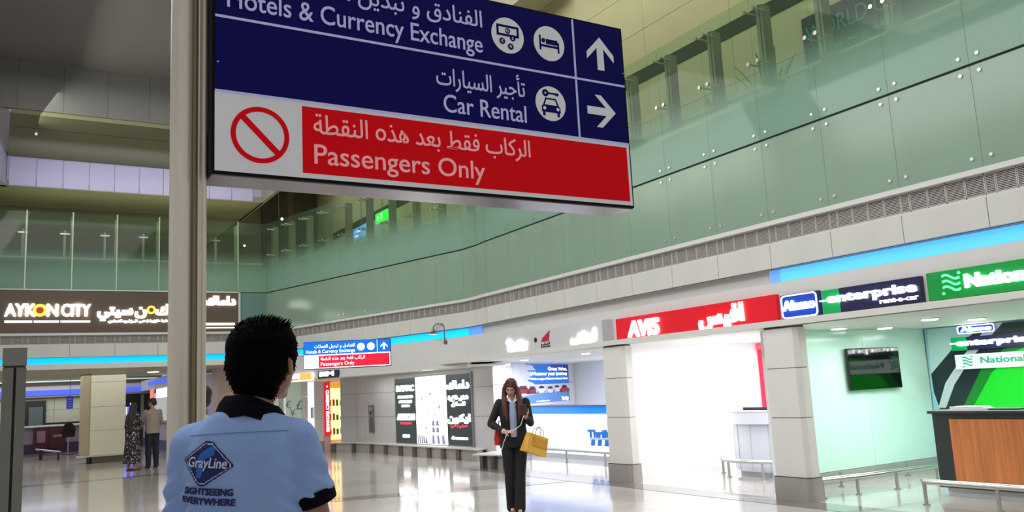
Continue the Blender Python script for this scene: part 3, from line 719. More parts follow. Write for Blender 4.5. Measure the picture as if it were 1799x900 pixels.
for k, (x, y) in enumerate(((9.8, 7.86), (11.3, 7.9))):
    t = thing('rail_post', ('short steel stub post at the foot of the mint wall, nearest the pillar', 'short steel stub post at the foot of the mint wall, nearest the wood counter')[k], 'post', (x, y, 0))
    MB().cyl((x, y, 0), (x, y, .2), .018).build('post', steel_m, t); MB().cyl((x, y, 0), (x, y, .012), .045).build('foot_plate', steel_m, t)

# white shop ---------------------------------------------------------
t = thing('service_counter', 'curved white counter in the brightly lit white shop', 'counter', (10.6, 9.6, 0))
cw = M('counter_white', (220, 225, 238), .3)
CX, CY = 10.62, 9.62
def arcring(r, n=26): return [(CX + r * .85 * math.cos(PI / 2 + PI * i / n), CY + r * math.sin(PI / 2 + PI * i / n)) for i in range(n + 1)]
def arcpoly(r, extra=.6): return [(CX + extra, CY + r)] + arcring(r) + [(CX + extra, CY - r)]
MB().poly(arcpoly(.72), .08, .80).build('body', cw, t); MB().poly(arcpoly(.79), .80, .99).build('upper_band', cw, t); MB().poly(arcpoly(.80), .99, 1.0).build('countertop', white_m, t)
MB().poly(arcpoly(.66), 0, .08).build('kickboard', M('kick_grey', (200, 205, 215), .4), t)
for i in range(5):
    a = PI / 2 + PI * (i + 1.5) / 7; x = CX + .723 * .85 * math.cos(a); y = CY + .723 * math.sin(a)
    MB().box(x - .004, x + .004, y - .004, y + .004, .09, .79).build('panel_joint', M('joint_pale', (190, 196, 210), .5), t)
pts = arcring(.98)[4:-2]; bumper('bumper_rail', 'curved low steel rail round the white counter', pts, [pts[0], pts[6], pts[12], pts[18]])
t = thing('computer_monitor', 'low black monitor on top of the white counter', 'monitor', (10.2, 9.6, 1.0)); MB().box(10.15, 10.18, 9.32, 9.86, 1.01, 1.05).build('screen', black_m, t); MB().box(10.13, 10.25, 9.3, 9.88, 1.0, 1.012).build('stand', black_m, t)
t = thing('wall_panel_board', 'tall red panel standing at the back of the white shop', 'panel', (12.1, 11.0, 1))
MB().box(11.95, 12.30, 11.03, 11.12, .95, 2.08).build('board', M('board_red', (225, 20, 60), .4, emit=(230, 20, 70), es=.5), t); MB().box(12.10, 12.14, 10.99, 11.03, .95, 1.98).build('edge_rib', M('board_red_dark', (185, 10, 40), .4, emit=(190, 10, 50), es=.3), t); MB().box(11.93, 12.32, 10.99, 11.12, 2.0, 2.09).build('top_cap', M('board_pink', (240, 90, 120), .4, emit=(240, 90, 120), es=.4), t)
t['category'] = 'display'; t.name = 'display_board'

# blue shop ----------------------------------------------------------
t = thing('service_counter', 'white counter with bright blue top band and blue logo, left of the pillar', 'counter', (10.6, 14.2, 0))
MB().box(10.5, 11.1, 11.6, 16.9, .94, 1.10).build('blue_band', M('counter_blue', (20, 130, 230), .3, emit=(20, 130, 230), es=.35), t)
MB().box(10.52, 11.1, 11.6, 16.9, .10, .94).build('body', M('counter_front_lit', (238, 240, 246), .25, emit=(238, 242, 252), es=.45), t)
MB().box(10.56, 11.1, 11.62, 16.88, 0, .10).build('kickboard', M('kick_grey', (200, 205, 215), .4), t)
MB().box(10.47, 11.15, 11.58, 16.92, 1.10, 1.115).build('countertop', M('top_dark', (60, 60, 70), .3), t)
FC = Fr((10.515, 0, 0), (0, -1)); bm = M('logo_blue', (20, 120, 215), .4)
m = MB(FC); text(m, 'Thrifty', -14.55, .47, .14, 0, .006, w=.85, bold=.02); m.box(-14.5, -13.75, .43, .44, 0, .006)
for a in (-14.48, -14.25, -14.02): m.poly([(a, .30), (a + .13, .30), (a + .16, .42), (a + .03, .42)], 0, .006)
m.build('logo', bm, t)
bumper('bumper_rail', 'low steel rail in front of the blue topped counter', [(10.0, 16.2), (9.98, 14.5), (9.96, 12.0)], [(10.0, 16.0), (9.98, 14.6), (9.97, 13.3)], z=.24)
t = thing('wall_poster', 'blue advertising poster with a row of cars behind the walking woman', 'poster', FA @ Vector((1.2, 1.0, .02)))
pa0, pa1, pz0, pz1 = 1.03, 4.66, 1.10, 2.10
import mathutils
MB(FA).box(pa0, pa1, pz0, pz1, 0, .02).build('poster_board', M('poster_white', (222, 222, 240), .3), t)
PX = lambda q: pa0 + (pa1 - pa0) * q
PZ = lambda q: pz0 + (pz1 - pz0) * q
m = MB(FA)
for a, z0, z1 in ((.18, .97, 1.0), (.30, .92, .97), (.33, .84, .92), (.22, .80, .84), (.27, .70, .80), (.26, .62, .70), (.22, .56, .62), (.30, .50, .56)):
    m.poly([(PX(a), PZ(z1)), (PX(a + .05), PZ(z0)), (PX(1), PZ(z0)), (PX(1), PZ(z1))], .02, .022)
m.build('blue_field', M('poster_blue', (16, 122, 226), .35, emit=(16, 122, 226), es=.1), t)
m = MB(FA); m.poly([(PX(.62), PZ(.98)), (PX(1), PZ(.98)), (PX(1), PZ(.72))], .022, .0235); m.build('dark_blue_facet', M('poster_blue_dark', (20, 70, 170), .35), t)
m = MB(FA); m.poly([(PX(0), PZ(.05)), (PX(1), PZ(.05)), (PX(1), PZ(.36)), (PX(.0), PZ(.22))], .02, .0225); m.build('road_field', M('poster_road', (96, 150, 226), .35), t)
for i, (q, c, w) in enumerate(((.02, (150, 30, 50), .26), (.2, (120, 60, 70), .2), (.36, (240, 240, 245), .2), (.52, (235, 235, 240), .2), (.66, (240, 240, 245), .18), (.8, (190, 20, 40), .2))):
    m = MB(FA); z = .30 - .02 * (i % 2); h = .18
    m.poly([(PX(q), PZ(z)), (PX(q + w), PZ(z)), (PX(q + w), PZ(z + .08)), (PX(q + w * .8), PZ(z + .10)), (PX(q + w * .68), PZ(z + h)), (PX(q + w * .3), PZ(z + h)), (PX(q + w * .18), PZ(z + .10)), (PX(q), PZ(z + .08))], .0235, .025)
    m.build('printed_car', M('car_print_%d' % (c[0] + c[1]), c, .4), t)
    m = MB(FA); m.poly([(PX(q + w * .24), PZ(z + .10)), (PX(q + w * .76), PZ(z + .10)), (PX(q + w * .66), PZ(z + .16)), (PX(q + w * .32), PZ(z + .16))], .025, .026)
    for a in (.22, .78): m.disc(PX(q + w * a), PZ(z + .01), .025, .025, .026, 12)
    m.build('car_glass_print', M('print_dark', (40, 40, 70), .4), t)
txt(FA, t, led_s, [(('Great Value,', PX(.97), PZ(.84), .085, .023, .025), dict(align='R', w=1.35, bold=.003)), (('Whatever your journey', PX(.97), PZ(.72), .085, .023, .025), dict(align='R', w=2.5, bold=.003)), (('Wide range of fleet to choose from', PX(.97), PZ(.61), .05, .023, .025), dict(align='R', w=2.5, bold=.002)),
                   (('Thrifty', PX(.97), PZ(.08), .08, .023, .025), dict(align='R', w=.5, bold=.008)), (('www.thriftyuae.com', PX(.35), PZ(.08), .035, .023, .025), dict(w=.9))])

# ------------------------------------------------------------------ recessed wall, lightbox, bench on the far right
wc = struct('wall_recess')
FW = Fr((8.95, 24.2, 0), (.40, -7.9))
MB(FW).box(.49, 7.66, 0, 2.3, -.2, -.012).build('recess_backing', joint_m, wc)
cols = [(.49, 1.12), (1.125, 3.14), (7.02, 7.86)]
for (a, b) in cols:
    for (z0, z1) in ((.2, .955), (.963, 1.60), (1.608, 2.2)): MB(FW).box(a, b, z0, z1, -.012, 0).build('wall_panel', M('recess_panel', (196, 194, 194), .3, noise=.02), wc)
for (z0, z1) in ((.1, .27), (1.95, 2.2)): MB(FW).box(3.145, 7.015, z0, z1, -.012, 0).build('wall_panel', M('recess_panel', (196, 194, 194), .3), wc)
# facet that closes the recess
FF = Fr((8.70, 24.2, 0), (.275, -.48))
MB(FF).box(0, .553, .2, 2.2, -.1, -.012).build('recess_backing', joint_m, wc)
for (z0, z1) in ((.2, .955), (.963, 1.60), (1.608, 2.2)): MB(FF).box(0, .553, z0, z1, -.012, 0).build('wall_panel', M('recess_panel', (196, 194, 194), .3), wc)
m = MB(); m.poly([(6.5, 24.05), (8.56, 16.05), (9.6, 16.0), (9.3, 25.0), (9.2, 27.8), (6.5, 27.8)], 2.03, 2.08).build('soffit', M('soffit_white', (216, 216, 210), .5), wc)
t = thing('advert_lightbox', 'large glowing wall lightbox with black sides and a white centre picture', 'lightbox', FW @ Vector((5.1, .28, .05)))
a0, a1, z0, z1 = 3.18, 6.98, .30, 1.93
MB(FW).box(a0 - .04, a1 + .04, z0 - .04, z1 + .04, -.01, .05).build('frame', M('frame_alu', (150, 152, 155), .35, .5), t)
q0, q1 = a0 + 1.15, a0 + 2.70
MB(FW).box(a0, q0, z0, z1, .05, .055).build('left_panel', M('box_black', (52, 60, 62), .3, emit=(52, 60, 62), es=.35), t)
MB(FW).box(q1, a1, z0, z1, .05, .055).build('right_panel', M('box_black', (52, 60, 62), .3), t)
MB(FW).box(q0, q1, z0, z1, .05, .056).build('picture_panel', E_('picture_lit', (255, 255, 255), 2.4), t)
m = MB(FW); random.seed(3)
for i in range(16):
    m.disc(random.uniform(q0 + .1, q1 - .1), random.uniform(z0 + .35, z1 - .1), random.uniform(.012, .04), .056, .058, 9)
for i in range(5): m.poly([(q0 + .02 + i * .11, z0 + .01), (q0 + .10 + i * .12, z0 + .01), (q0 + .07 + i * .11, z0 + .28 - .035 * i), (q0 + .03 + i * .10, z0 + .2)], .056, .058)
for i in range(3): m.poly([(q0 + .78 + i * .25, z0 + .01), (q0 + .93 + i * .25, z0 + .01), (q0 + .90 + i * .24, z0 + .20), (q0 + .80 + i * .24, z0 + .24)], .056, .058)
for i in range(4): m.poly([(q0 + .80 + (i % 2) * .2, z0 + .28 + .16 * (i // 2)), (q0 + .95 + (i % 2) * .2, z0 + .28 + .16 * (i // 2)), (q0 + .93 + (i % 2) * .2, z0 + .40 + .16 * (i // 2)), (q0 + .82 + (i % 2) * .2, z0 + .41 + .16 * (i // 2))], .056, .058)
pp_ = m.build('picture_print', M('picture_grey', (120, 118, 140), .5, emit=(120, 118, 140), es=.6), t); pp_['kind'] = 'stuff'
cx = (a0 + q0) / 2; cr = (q1 + a1) / 2
txt(FW, t, led_w, [(('DAMAC', cx, z1 - .32, .14, .055, .07), dict(align='C', w=.95, bold=.012)), (('LUXURY LIVING', cx, z1 - .50, .06, .055, .07), dict(align='C', w=.8, bold=.006)), (('APARTMENTS', cx, z1 - .62, .06, .055, .07), dict(align='C', w=.7, bold=.006)), (('DUBAI', cx, z1 - .72, .05, .055, .07), dict(align='C', w=.4, bold=.004)),
                   (('AYKON', cx, z1 - 1.05, .15, .055, .07), dict(align='C', w=.95, bold=.012)), (('800', cx, z0 + .14, .07, .055, .07), dict(align='C', w=.35, bold=.006)),
                   (('داماك', cr, z1 - .33, .17, .055, .07), dict(align='C', w=1.0, bold=.018, ar=True)), (('شقق فاخرة', cr, z1 - .58, .09, .055, .07), dict(align='C', w=.9, bold=.008, ar=True)), (('للسكن', cr, z1 - .72, .08, .055, .07), dict(align='C', w=.6, bold=.008, ar=True)),
                   (('ايكون', cr, z1 - 1.08, .15, .055, .07), dict(align='C', w=1.0, bold=.016, ar=True)), (('damac.com', cr, z0 + .14, .07, .055, .07), dict(align='C', w=.7, bold=.006))])
m = MB(FW); text(m, 'CITY | DUBAI', cx, z1 - 1.16, .05, .055, .065, align='C', w=.6, bold=.005); text(m, 'سيتي | دبي', cr, z1 - 1.2, .06, .055, .065, align='C', w=.75, bold=.005, ar=True); m.build('red_lettering', E_('red_lit', (235, 60, 85), 1.0), t, label='small red lettering')
t = thing('wall_intercom', 'narrow stainless recessed panel on the white wall left of the lightbox', 'wall panel', FW @ Vector((1.6, .5, 0)))
MB(FW).box(1.42, 1.74, .52, 1.28, 0, .03).build('plate', M('plate_steel', (128, 122, 120), .3, .7), t, bevel=.004); MB(FW).box(1.47, 1.69, .56, .95, .03, .034).build('door', M('plate_dark', (88, 84, 82), .3, .7), t); MB(FW).box(1.50, 1.66, 1.0, 1.22, .03, .04).build('recess', M('plate_mid', (170, 168, 168), .3, .7), t); MB(FW).box(1.56, 1.60, 1.02, 1.12, .04, .06).build('handset', black_m, t)

t = thing('wall_bench', 'long low steel bench plinth running under the glowing lightbox', 'bench', (9, 20, 0))
Bp = [(8.28, 24.0), (8.66, 23.3), (8.80, 22.3), (8.86, 20.5), (8.94, 19.0), (9.0, 17.6), (9.02, 16.7)]
Bq = [(8.72, 24.6), (9.02, 23.7), (9.10, 22.4), (9.15, 20.5), (9.22, 19.0), (9.30, 17.6), (9.34, 16.7)]
MB().poly(Bp + Bq[::-1], .245, .275).build('seat_slab', M('slab_pale', (205, 203, 200), .3), t, bevel=.004)
ins = [(p[0] + .06, p[1]) for p in Bp]
for i in range(len(Bp) - 1):
    a = Vector((*ins[i], 0)); b = Vector((*ins[i + 1], 0)); n = max(1, round((b - a).length / .8))
    for j in range(n):
        p = a.lerp(b, j / n); q = a.lerp(b, (j + 1) / n - .015); d = (q - p).normalized(); nn = Vector((-d.y, d.x, 0))
        if nn.x < 0: nn = -nn
        MB().poly([(p.x, p.y), (q.x, q.y), (q.x + nn.x * .15, q.y + nn.y * .15), (p.x + nn.x * .15, p.y + nn.y * .15)], 0.0, .24).build('plinth_panel', steel_dk, t)
        c = p.lerp(q, .5); MB().poly([(p.x, p.y), (p.x - nn.x * .05, p.y - nn.y * .05), (p.x - nn.x * .05 + d.x * .16, p.y - nn.y * .05 + d.y * .16), (p.x + d.x * .16, p.y + d.y * .16)], 0, .238).build('bracket', M('bracket_steel', (122, 112, 106), .3, .8), t)
t = thing('wall_bench', 'short nearer bench end beside the walking woman', 'bench', (8.6, 15, 0))
MB().poly([(8.28, 15.45), (8.55, 14.45), (9.0, 14.55), (8.95, 15.75)], .245, .27).build('seat_slab', M('slab_pale', (205, 203, 200), .3), t)
for (x, y) in ((8.36, 15.2), (8.44, 14.9), (8.54, 14.6)): MB().box(x, x + .32, y - .02, y + .1, 0, .245).build('bracket', M('bracket_steel', (122, 112, 106), .3, .8), t)
MB().poly([(8.42, 15.4), (8.60, 14.55), (8.62, 14.56), (8.44, 15.42)], 0, .24).build('plinth_panel', steel_dk, t)

# gooseneck lamp on the fascia
t = thing('gooseneck_lamp', 'small gooseneck lamp with bell shade over the cyan cove glow', 'lamp', FL @ Vector((7.55, 2.62, .02)))
m = MB(FL); pts = [(7.55, 2.60, .03), (7.55, 2.92, .03)] + [(7.55 - .11 + .11 * math.cos(a), 2.92 + .09 * math.sin(a), .03 + .12 * (1 - math.cos(a)) / 2) for a in [PI * i / 10 for i in range(1, 11)]] + [(7.33, 2.88, .15)]
m.tube(pts, .014, 10).build('curved_arm', M('lamp_grey', (120, 120, 122), .35, .6), t, smooth=True)
m = MB(FL); m.cyl((7.33, 2.90, .15), (7.33, 2.85, .15), .03, .04); m.cyl((7.33, 2.85, .15), (7.33, 2.79, .15), .04, .12, 18); m.build('shade', M('lamp_grey', (120, 120, 122), .35, .6), t, smooth=True)
MB(FL).cyl((7.33, 2.785, .15), (7.33, 2.795, .15), .10, n=18).build('bulb_glass', E_('lamp_lens', (240, 240, 235), .8), t)
MB(FL).box(7.51, 7.59, 2.56, 2.63, -.01, .02).build('wall_plate', M('lamp_grey', (120, 120, 122), .35, .6), t)
# small signs over the exchange shops
t = thing('fascia_sign', 'small white sign with dark blue border under the hanging far sign', 'sign', FL @ Vector((3.0, 2.0, 0)))
MB(FL).box(2.6, 3.5, 2.03, 2.22, 0, .04).build('sign_board', M('sign_navy', (24, 24, 60), .3), t); txt(FL, t, led_w, [(('SIM', 2.68, 2.09, .10, .04, .05), dict(w=.62, bold=.014))])
t = thing('fascia_sign', 'orange and white sign just right of the man\'s head', 'sign', FL @ Vector((1.6, 2.0, 0)))
MB(FL).box(.4, 2.35, 2.0, 2.2, 0, .04).build('sign_board', E_('sign_peach', (255, 232, 220), 1.3), t); MB(FL).box(1.75, 2.30, 2.03, 2.2, .04, .045).build('orange_block', E_('sign_orange', (250, 165, 80), 1.1), t); MB(FL).box(.5, 1.7, 2.04, 2.06, .04, .045).build('brown_line', M('brown_line', (170, 60, 60), .5), t)
t = thing('fascia_sign', 'small pink red sign block at the edge of the man\'s hair', 'sign', FL @ Vector((.5, 2.25, 0))); MB(FL).box(.1, 1.25, 2.28, 2.55, 0, .05).build('sign_board', E_('sign_pinkred', (240, 60, 90), .8), t)

# ------------------------------------------------------------------ exchange shop fronts (y = 24.8)
wx = struct('wall_exchange')
FX = Fr((0, 24.8, 0), (1, 0))
pc = M('pillar_cladding', (203, 202, 196), .4)
for (a, b) in ((7.76, 7.92), (8.12, 8.40)):
    for (z0, z1) in ((.3, .955), (.963, 1.60), (1.608, 2.03)): MB(FX).box(a, b, z0, z1, -.3, 0).build('wall_panel', pc, wx)
    MB(FX).box(a - .01, b + .01, 0, .3, -.31, .01).build('skirting', steel_dk, wx)
MB().box(6.5, 9.3, 27.6, 27.8, 0, 2.05).build('shop_back_wall', M('exchange_back', (235, 225, 205), .5), wx)
MB(FX).box(8.56, 8.60, 0, 2.03, -.2, 0).build('door_jamb', M('jamb_orange', (240, 140, 40), .4), wx)
t = thing('shop_window', 'bright white shop window between the two slim exchange pillars', 'window', (8.0, 24.8, .3)); MB(FX).box(7.92, 8.12, .3, 2.03, -.1, -.05).build('lit_pane', E_('pane_white', (246, 246, 252), 1.0), t)
MB(FX).box(8.02, 8.1, .98, 1.28, -.05, -.03).build('notice_frame', M('notice_dark', (70, 70, 76), .5), t); MB(FX).box(8.03, 8.09, 1.0, 1.26, -.03, -.025).build('notice', white_m, t)
t = thing('shop_window', 'pale green glass with etched currency signs by the man\'s shoulder', 'window', (7.4, 24.8, .3)); MB(FX).box(6.55, 7.76, .3, 2.03, -.1, -.06).build('pane', M('pane_green', (172, 190, 172), .25, emit=(172, 190, 172), es=.25), t)
MB(FX).box(6.55, 7.76, 0, .3, -.12, -.04).build('sill', steel_dk, t)
txt(FX, t, M('etch_grey', (135, 150, 140), .6), [(('£', 7.6, 1.25, .26, -.06, -.05), {}), (('¥', 7.4, 1.05, .22, -.06, -.05), {}), (('€', 7.28, 1.3, .2, -.06, -.05), {}), (('$', 7.1, 1.1, .22, -.06, -.05), {})], name='etched_marks')
t = thing('vertical_sign', 'tall red vertical sign board reading down the pillar', 'sign', (8.5, 24.7, .3))
MB(FX).box(8.40, 8.58, .44, 2.0, 0, .06).build('sign_board', M('board_red2', (225, 30, 55), .4, emit=(225, 30, 55), es=.6), t)
m = MB(FX); text(m, 'CURRENCY EXCHANGE', 8.455, 1.76, .085, .06, .066, w=1.2, ang=-PI / 2, bold=.006); m.disc(8.49, 1.87, .03, .06, .066, 5); m.build('lettering', led_s, t)
MB(FX).box(8.41, 8.57, 0, .44, -.2, .02).build('base_panel', M('base_pink', (225, 180, 170), .5), t)
t = thing('display_case', 'glowing yellow and orange shop display beside the red vertical sign', 'display', (8.8, 25.0, 0))
MB(FX).box(8.62, 9.15, .30, 1.82, -.5, -.3).build('lit_shelf_back', E_('disp_yellow', (255, 240, 170), 1.3), t); MB(FX).box(8.60, 9.2, 1.82, 2.0, -.5, -.2).build('header', E_('disp_orange', (255, 150, 50), 1.0), t); MB(FX).box(8.60, 9.2, .02, .28, -.5, -.2).build('base', E_('disp_orange2', (245, 130, 30), .8), t)
for i in range(12): 
    x = 8.66 + .11 * (i % 4); z = .45 + .42 * (i // 4); MB(FX).box(x, x + .06, z, z + random.uniform(.08, .2), -.3, -.26).build('packet', M('packet_%d' % (i % 4), [(240, 200, 60), (230, 120, 60), (120, 170, 80), (240, 240, 240)][i % 4], .5), t)

# ------------------------------------------------------------------ back: lit sign, arcade, far wall
t = thing('roof_sign', 'long brown lit sign with white glowing capitals and one orange ring letter', 'sign', (1, 23.9, 3.5))
MB(FK).box(-7.9, 5.76, 3.465, 4.53, -.05, .02).build('sign_board', M('sign_brown', (92, 76, 62), .5, noise=.03), t)
MB(FK).box(-7.9, 5.76, 4.53, 4.56, -.05, .05).build('top_trim', ledge_m, t); MB(FK).box(5.74, 5.79, 3.465, 4.56, -.05, .05).build('end_trim', ledge_m, t)
b1 = dict(bold=.012); b2 = dict(ar=True, bold=.024)
for q_, kw in ((('AYK', .20, 3.89, .30), dict(w=.64, bold=.012)), (('N', 1.10, 3.89, .30), dict(w=.23, bold=.012)), (('CITY', 1.42, 3.89, .30), dict(w=.64, bold=.012)),
               (('سيتي', 2.24, 3.93, .26), dict(w=.80, ar=True, bold=.022)), (('ن', 3.12, 3.93, .26), dict(w=.25, ar=True, bold=.02)), (('يك', 3.62, 3.93, .26), dict(w=.42, ar=True, bold=.02)), (('ا', 4.1, 3.93, .26), dict(w=.05, ar=True, bold=.02)),
               (('داماك', 4.85, 4.20, .22), dict(w=.80, ar=True, bold=.022)), (('شقق فندقية فاخرة | دبي الخليج التجاري', 2.48, 3.74, .05), dict(w=1.82, ar=True, bold=.006))):
    txt(FK, t, led_w, [(q_ + (.02, .05), kw)])
for (a, b_, z0_, z1_) in ((.20, .78, 3.73, 3.775), (.82, 1.36, 3.73, 3.775), (1.40, 2.06, 3.73, 3.775), (4.85, 5.64, 3.64, 3.70), (4.85, 5.64, 3.56, 3.58)):
    MB(FK).box(a, b_, z0_, z1_, .02, .035).build('small_lettering_line', led_w, t)
txt(FK, t, led_w, [(('الشقق الفندقية', -3.0, 3.9, .24, .02, .05), dict(w=2.2, ar=True, bold=.02))])
for a, z, q, h in ((.94, 4.03, .155, .085), (3.50, 4.05, .11, .06)): m = MB(FK); m.disc(a, z, q, .02, .055, 24, h); m.build('ring_letter', E_('ring_orange', (255, 205, 70), 1.3), t, label='orange ring letter')
MB(FK).disc(.94, 4.03, .085, .02, .05, 24).build('ring_centre', M('ring_red', (170, 60, 30), .5, emit=(170, 60, 30), es=.5), t)

ar = struct('wall_arcade')
arc_c = M('arcade_ceiling', (176, 166, 146), .6)
MB().box(-10, 6.5, 24.13, 31.5, 2.60, 2.70).build('arcade_soffit', arc_c, ar)
MB().box(-10, 5.0, 31.5, 31.6, 2.6, 4.2).build('arcade_soffit_edge', arc_c, ar)
FFar = Fr((0, 38, 0), (1, 0))
far_w = M('far_wall_pale', (186, 190, 176), .5); 
MB(FFar).box(-12, 6, 2.70, 4.4, -.3, 0).build('upper_glass_band', M('far_green', (98, 128, 104), .4), ar)
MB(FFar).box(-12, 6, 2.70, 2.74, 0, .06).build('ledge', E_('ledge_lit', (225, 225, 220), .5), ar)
MB(FFar).box(-12, 6, 2.56, 2.70, -.2, 0).build('grille_band', M('far_grille', (96, 92, 84), .6), ar)
MB(FFar).box(-12, 6, 2.12, 2.56, -.2, -.02).build('fascia_board', fascia_m, ar)
t = thing('cove_glow', 'distant violet blue cove glow painted on the far wall behind the arcade', 'painted glow', (0, 37.9, 2.2)); MB(FFar).box(-12, 5.3, 2.19, 2.39, -.02, .02).build('glow_face', E_('cove_glow_far', (70, 95, 240), .9), t)  # blue wash of the far cove put in as a glowing face
for i in range(8):
    for (z0, z1) in ((1.12, 1.62), (1.63, 2.1)): MB().box(-8 + i * 1.7, -8 + i * 1.7 + 1.69, 39.95, 40, z0, z1).build('wall_panel', far_w, ar)
MB().box(-12, 6, 40, 40.2, 0, 2.2).build('far_backing', joint_m, ar)
MB().box(-12, 6, 38.0, 40, 2.12, 2.2).build('far_soffit', arc_c, ar)
d = struct('door_1'); MB().box(.9, 1.9, 39.88, 39.94, .9, 2.02).build('door_frame', M('dark_frame', (34, 36, 40), .4), d); MB().box(1.3, 1.8, 39.85, 39.88, .95, 1.78).build('door_glass', M('door_glass', (92, 104, 112), .15), d)
t = thing('reception_desk', 'long far desk with maroon panels and a pale top at the far left', 'desk', (1, 37.8, 0))
MB().box(-6, 4.2, 37.6, 38.0, 1.0, 1.06).build('desk_top', white_m, t); MB().box(-6, 4.2, 37.7, 38.0, .3, 1.0).build('front_panel', M('desk_mauve', (150, 138, 150), .4), t); MB().box(-6, 4.2, 37.66, 38.0, 0, .38).build('base_panel', M('desk_base', (58, 46, 82), .4), t)
for i, (a, b) in enumerate(((1.40, 1.92), (1.94, 2.50))):
    p = MB().box(a, b, 37.6, 37.68, .2, .98).build('maroon_panel', M('maroon', (72, 18, 34), .4), t); MB().box(a + .12, b - .12, 37.585, 37.6, .42 if i == 0 else .6, .85 if i == 0 else .68).build('print', M('print_pink', (160, 120, 130), .5), p)
MB().box(-5, 4.0, 35.5, 37.6, .001, .012).build('carpet', M('carpet_maroon', (70, 34, 32), .8)); tag(COL.objects['carpet'], 'dark maroon carpet in front of the far desk', 'carpet')
t = thing('hanging_banner', 'small dark blue vertical banner hanging under the far arcade', 'banner', (2.2, 33, 1.6)); MB().box(2.18, 2.38, 33.0, 33.03, 1.62, 2.05).build('banner_cloth', M('banner_blue', (22, 38, 150), .5, emit=(22, 38, 150), es=.4), t); MB().cyl((2.28, 33.01, 2.05), (2.28, 33.01, 4.2), .008).build('wire', post_m, t)
m = MB(Fr((0, 32.995, 0), (1, 0)))
for i in range(4): m.box(2.22, 2.34, 1.68 + .08 * i, 1.71 + .08 * i, 0, .004)
m.build('banner_print', M('banner_print', (120, 140, 220), .5), t)

t = thing('clad_pillar', 'wide white panelled pillar on the left, in front of the arcade', 'pillar', (3.0, 28.6, 0))
for (z0, z1) in ((.24, .93), (.938, 1.62), (1.628, 2.34), (2.348, 2.6)): MB().box(2.50, 3.44, 28.2, 29.1, z0, z1).build('cladding_panel', M('pillar_olive', (208, 207, 190), .45), t)
MB().box(2.52, 3.42, 28.22, 29.08, 0, 2.6).build('core', joint_m, t)
MB().box(2.28, 2.5, 28.24, 29.06, .24, 2.6).build('side_column', M('column_tan', (168, 156, 132), .5), t)
MB().box(2.14, 3.46, 28.05, 28.2, .19, .24).build('bench_ledge', M('ledge_metal', (200, 200, 180), .3, .5), t); MB().box(2.55, 3.44, 28.1, 28.2, 0, .19).build('plinth', M('plinth_olive', (84, 80, 60), .5), t); MB().box(2.42, 2.50, 28.08, 28.3, 0, .19).build('bracket', black_m, t)
t = thing('low_barrier', 'short low metal barrier left of the wide pillar', 'barrier', (1.6, 30, 0)); MB().tube([(1.32, 33.0, .34), (1.95, 31.6, .26)], .03).build('bar', steel_m, t); MB().cyl((1.45, 32.7, 0), (1.45, 32.7, .31), .05).build('post', black_m, t); MB().cyl((1.9, 31.7, 0), (1.9, 31.7, .25), .03).build('post', black_m, t)
# bag on a stand
t = thing('coat_stand', 'slim stand draped with a dark jacket near the far desk', 'stand', (2.42, 35.2, 0)); MB().cyl((2.42, 35.2, .02), (2.42, 35.2, 1.0), .02).build('pole', steel_m, t); MB().cyl((2.42, 35.2, 0), (2.42, 35.2, .03), .2).build('base', M('maroon', (72, 18, 34), .4), t)
j = MB(); j.loft([(2.42, 35.2, .62, .2, .08), (2.42, 35.2, .9, .23, .1), (2.42, 35.2, 1.08, .14, .09), (2.42, 35.2, 1.15, .06, .06)], 14).build('jacket', M('jacket_plum', (34, 16, 22), .8)); tag(j_ := COL.objects['jacket'], 'dark plum jacket hanging on the slim far stand', 'jacket')
# downlight in arcade
t = thing('ceiling_downlight', 'warm round downlight in the arcade ceiling above the couple', 'lamp', (4.15, 27.9, 2.58)); MB().cyl((4.15, 27.9, 2.585), (4.15, 27.9, 2.6), .2, n=20).build('trim_ring', white_m, t); MB().cyl((4.15, 27.9, 2.57), (4.15, 27.9, 2.587), .15, n=20).build('lamp_glass', E_('warm_lens', (255, 240, 205), 8), t)

# shop row beyond the couple (x = 5.2 .. )
wk = struct('wall_kiosks')
FKi = Fr((5.2, 0, 0), (0, -1))
MB(FKi).box(-38, -28.4, 2.2, 2.6, -.6, 0).build('fascia_board', fascia_m, wk); MB(FKi).box(-38, -28.4, 0, 2.6, -1.5, -1.4).build('kiosk_back', M('kiosk_back', (214, 214, 224), .5), wk)
kt = thing('service_counter', 'pale kiosk counter with bluish base behind the man in beige grey', 'counter', (5.5, 33, 0)); MB(FKi).box(-38, -28.4, 0, .95, -.5, -.1).build('front_panel', M('kiosk_front', (190, 184, 196), .4), kt); MB(FKi).box(-38, -28.4, .95, 1.0, -.6, 0).build('countertop', M('kiosk_top', (150, 130, 110), .4), kt); MB(FKi).box(-38, -28.4, 0, .35, -.1, -.07).build('base_panel', M('kiosk_base', (88, 90, 140), .4), kt)
t = thing('cove_glow', 'short diagonal blue glow painted over the kiosks behind the couple', 'painted glow', (5.1, 32, 2.3)); MB(FKi).box(-36, -28.4, 2.38, 2.52, 0, .02).build('glow_face', E_('cove_glow_far', (70, 95, 240), .9), t)  # blue wash above the kiosks, painted as glow on the fascia
t = thing('menu_sign', 'row of glowing white menu boards over the kiosk counter', 'sign', (5.2, 32, 1.85))
for i, (a, b) in enumerate(((-33.9, -32.9), (-32.7, -31.6), (-31.4, -30.2))): MB(FKi).box(a, b, 1.86, 2.18, 0, .04).build('lit_board', E_('menu_white', (250, 248, 245), 1.5), t)
t = thing('menu_sign', 'small red and pink sign left of the glowing menu boards', 'sign', (5.2, 35, 1.8)); MB(FKi).box(-35.4, -34.6, 1.78, 2.2, 0, .03).build('sign_board', E_('menu_red', (225, 120, 105), .9), t)
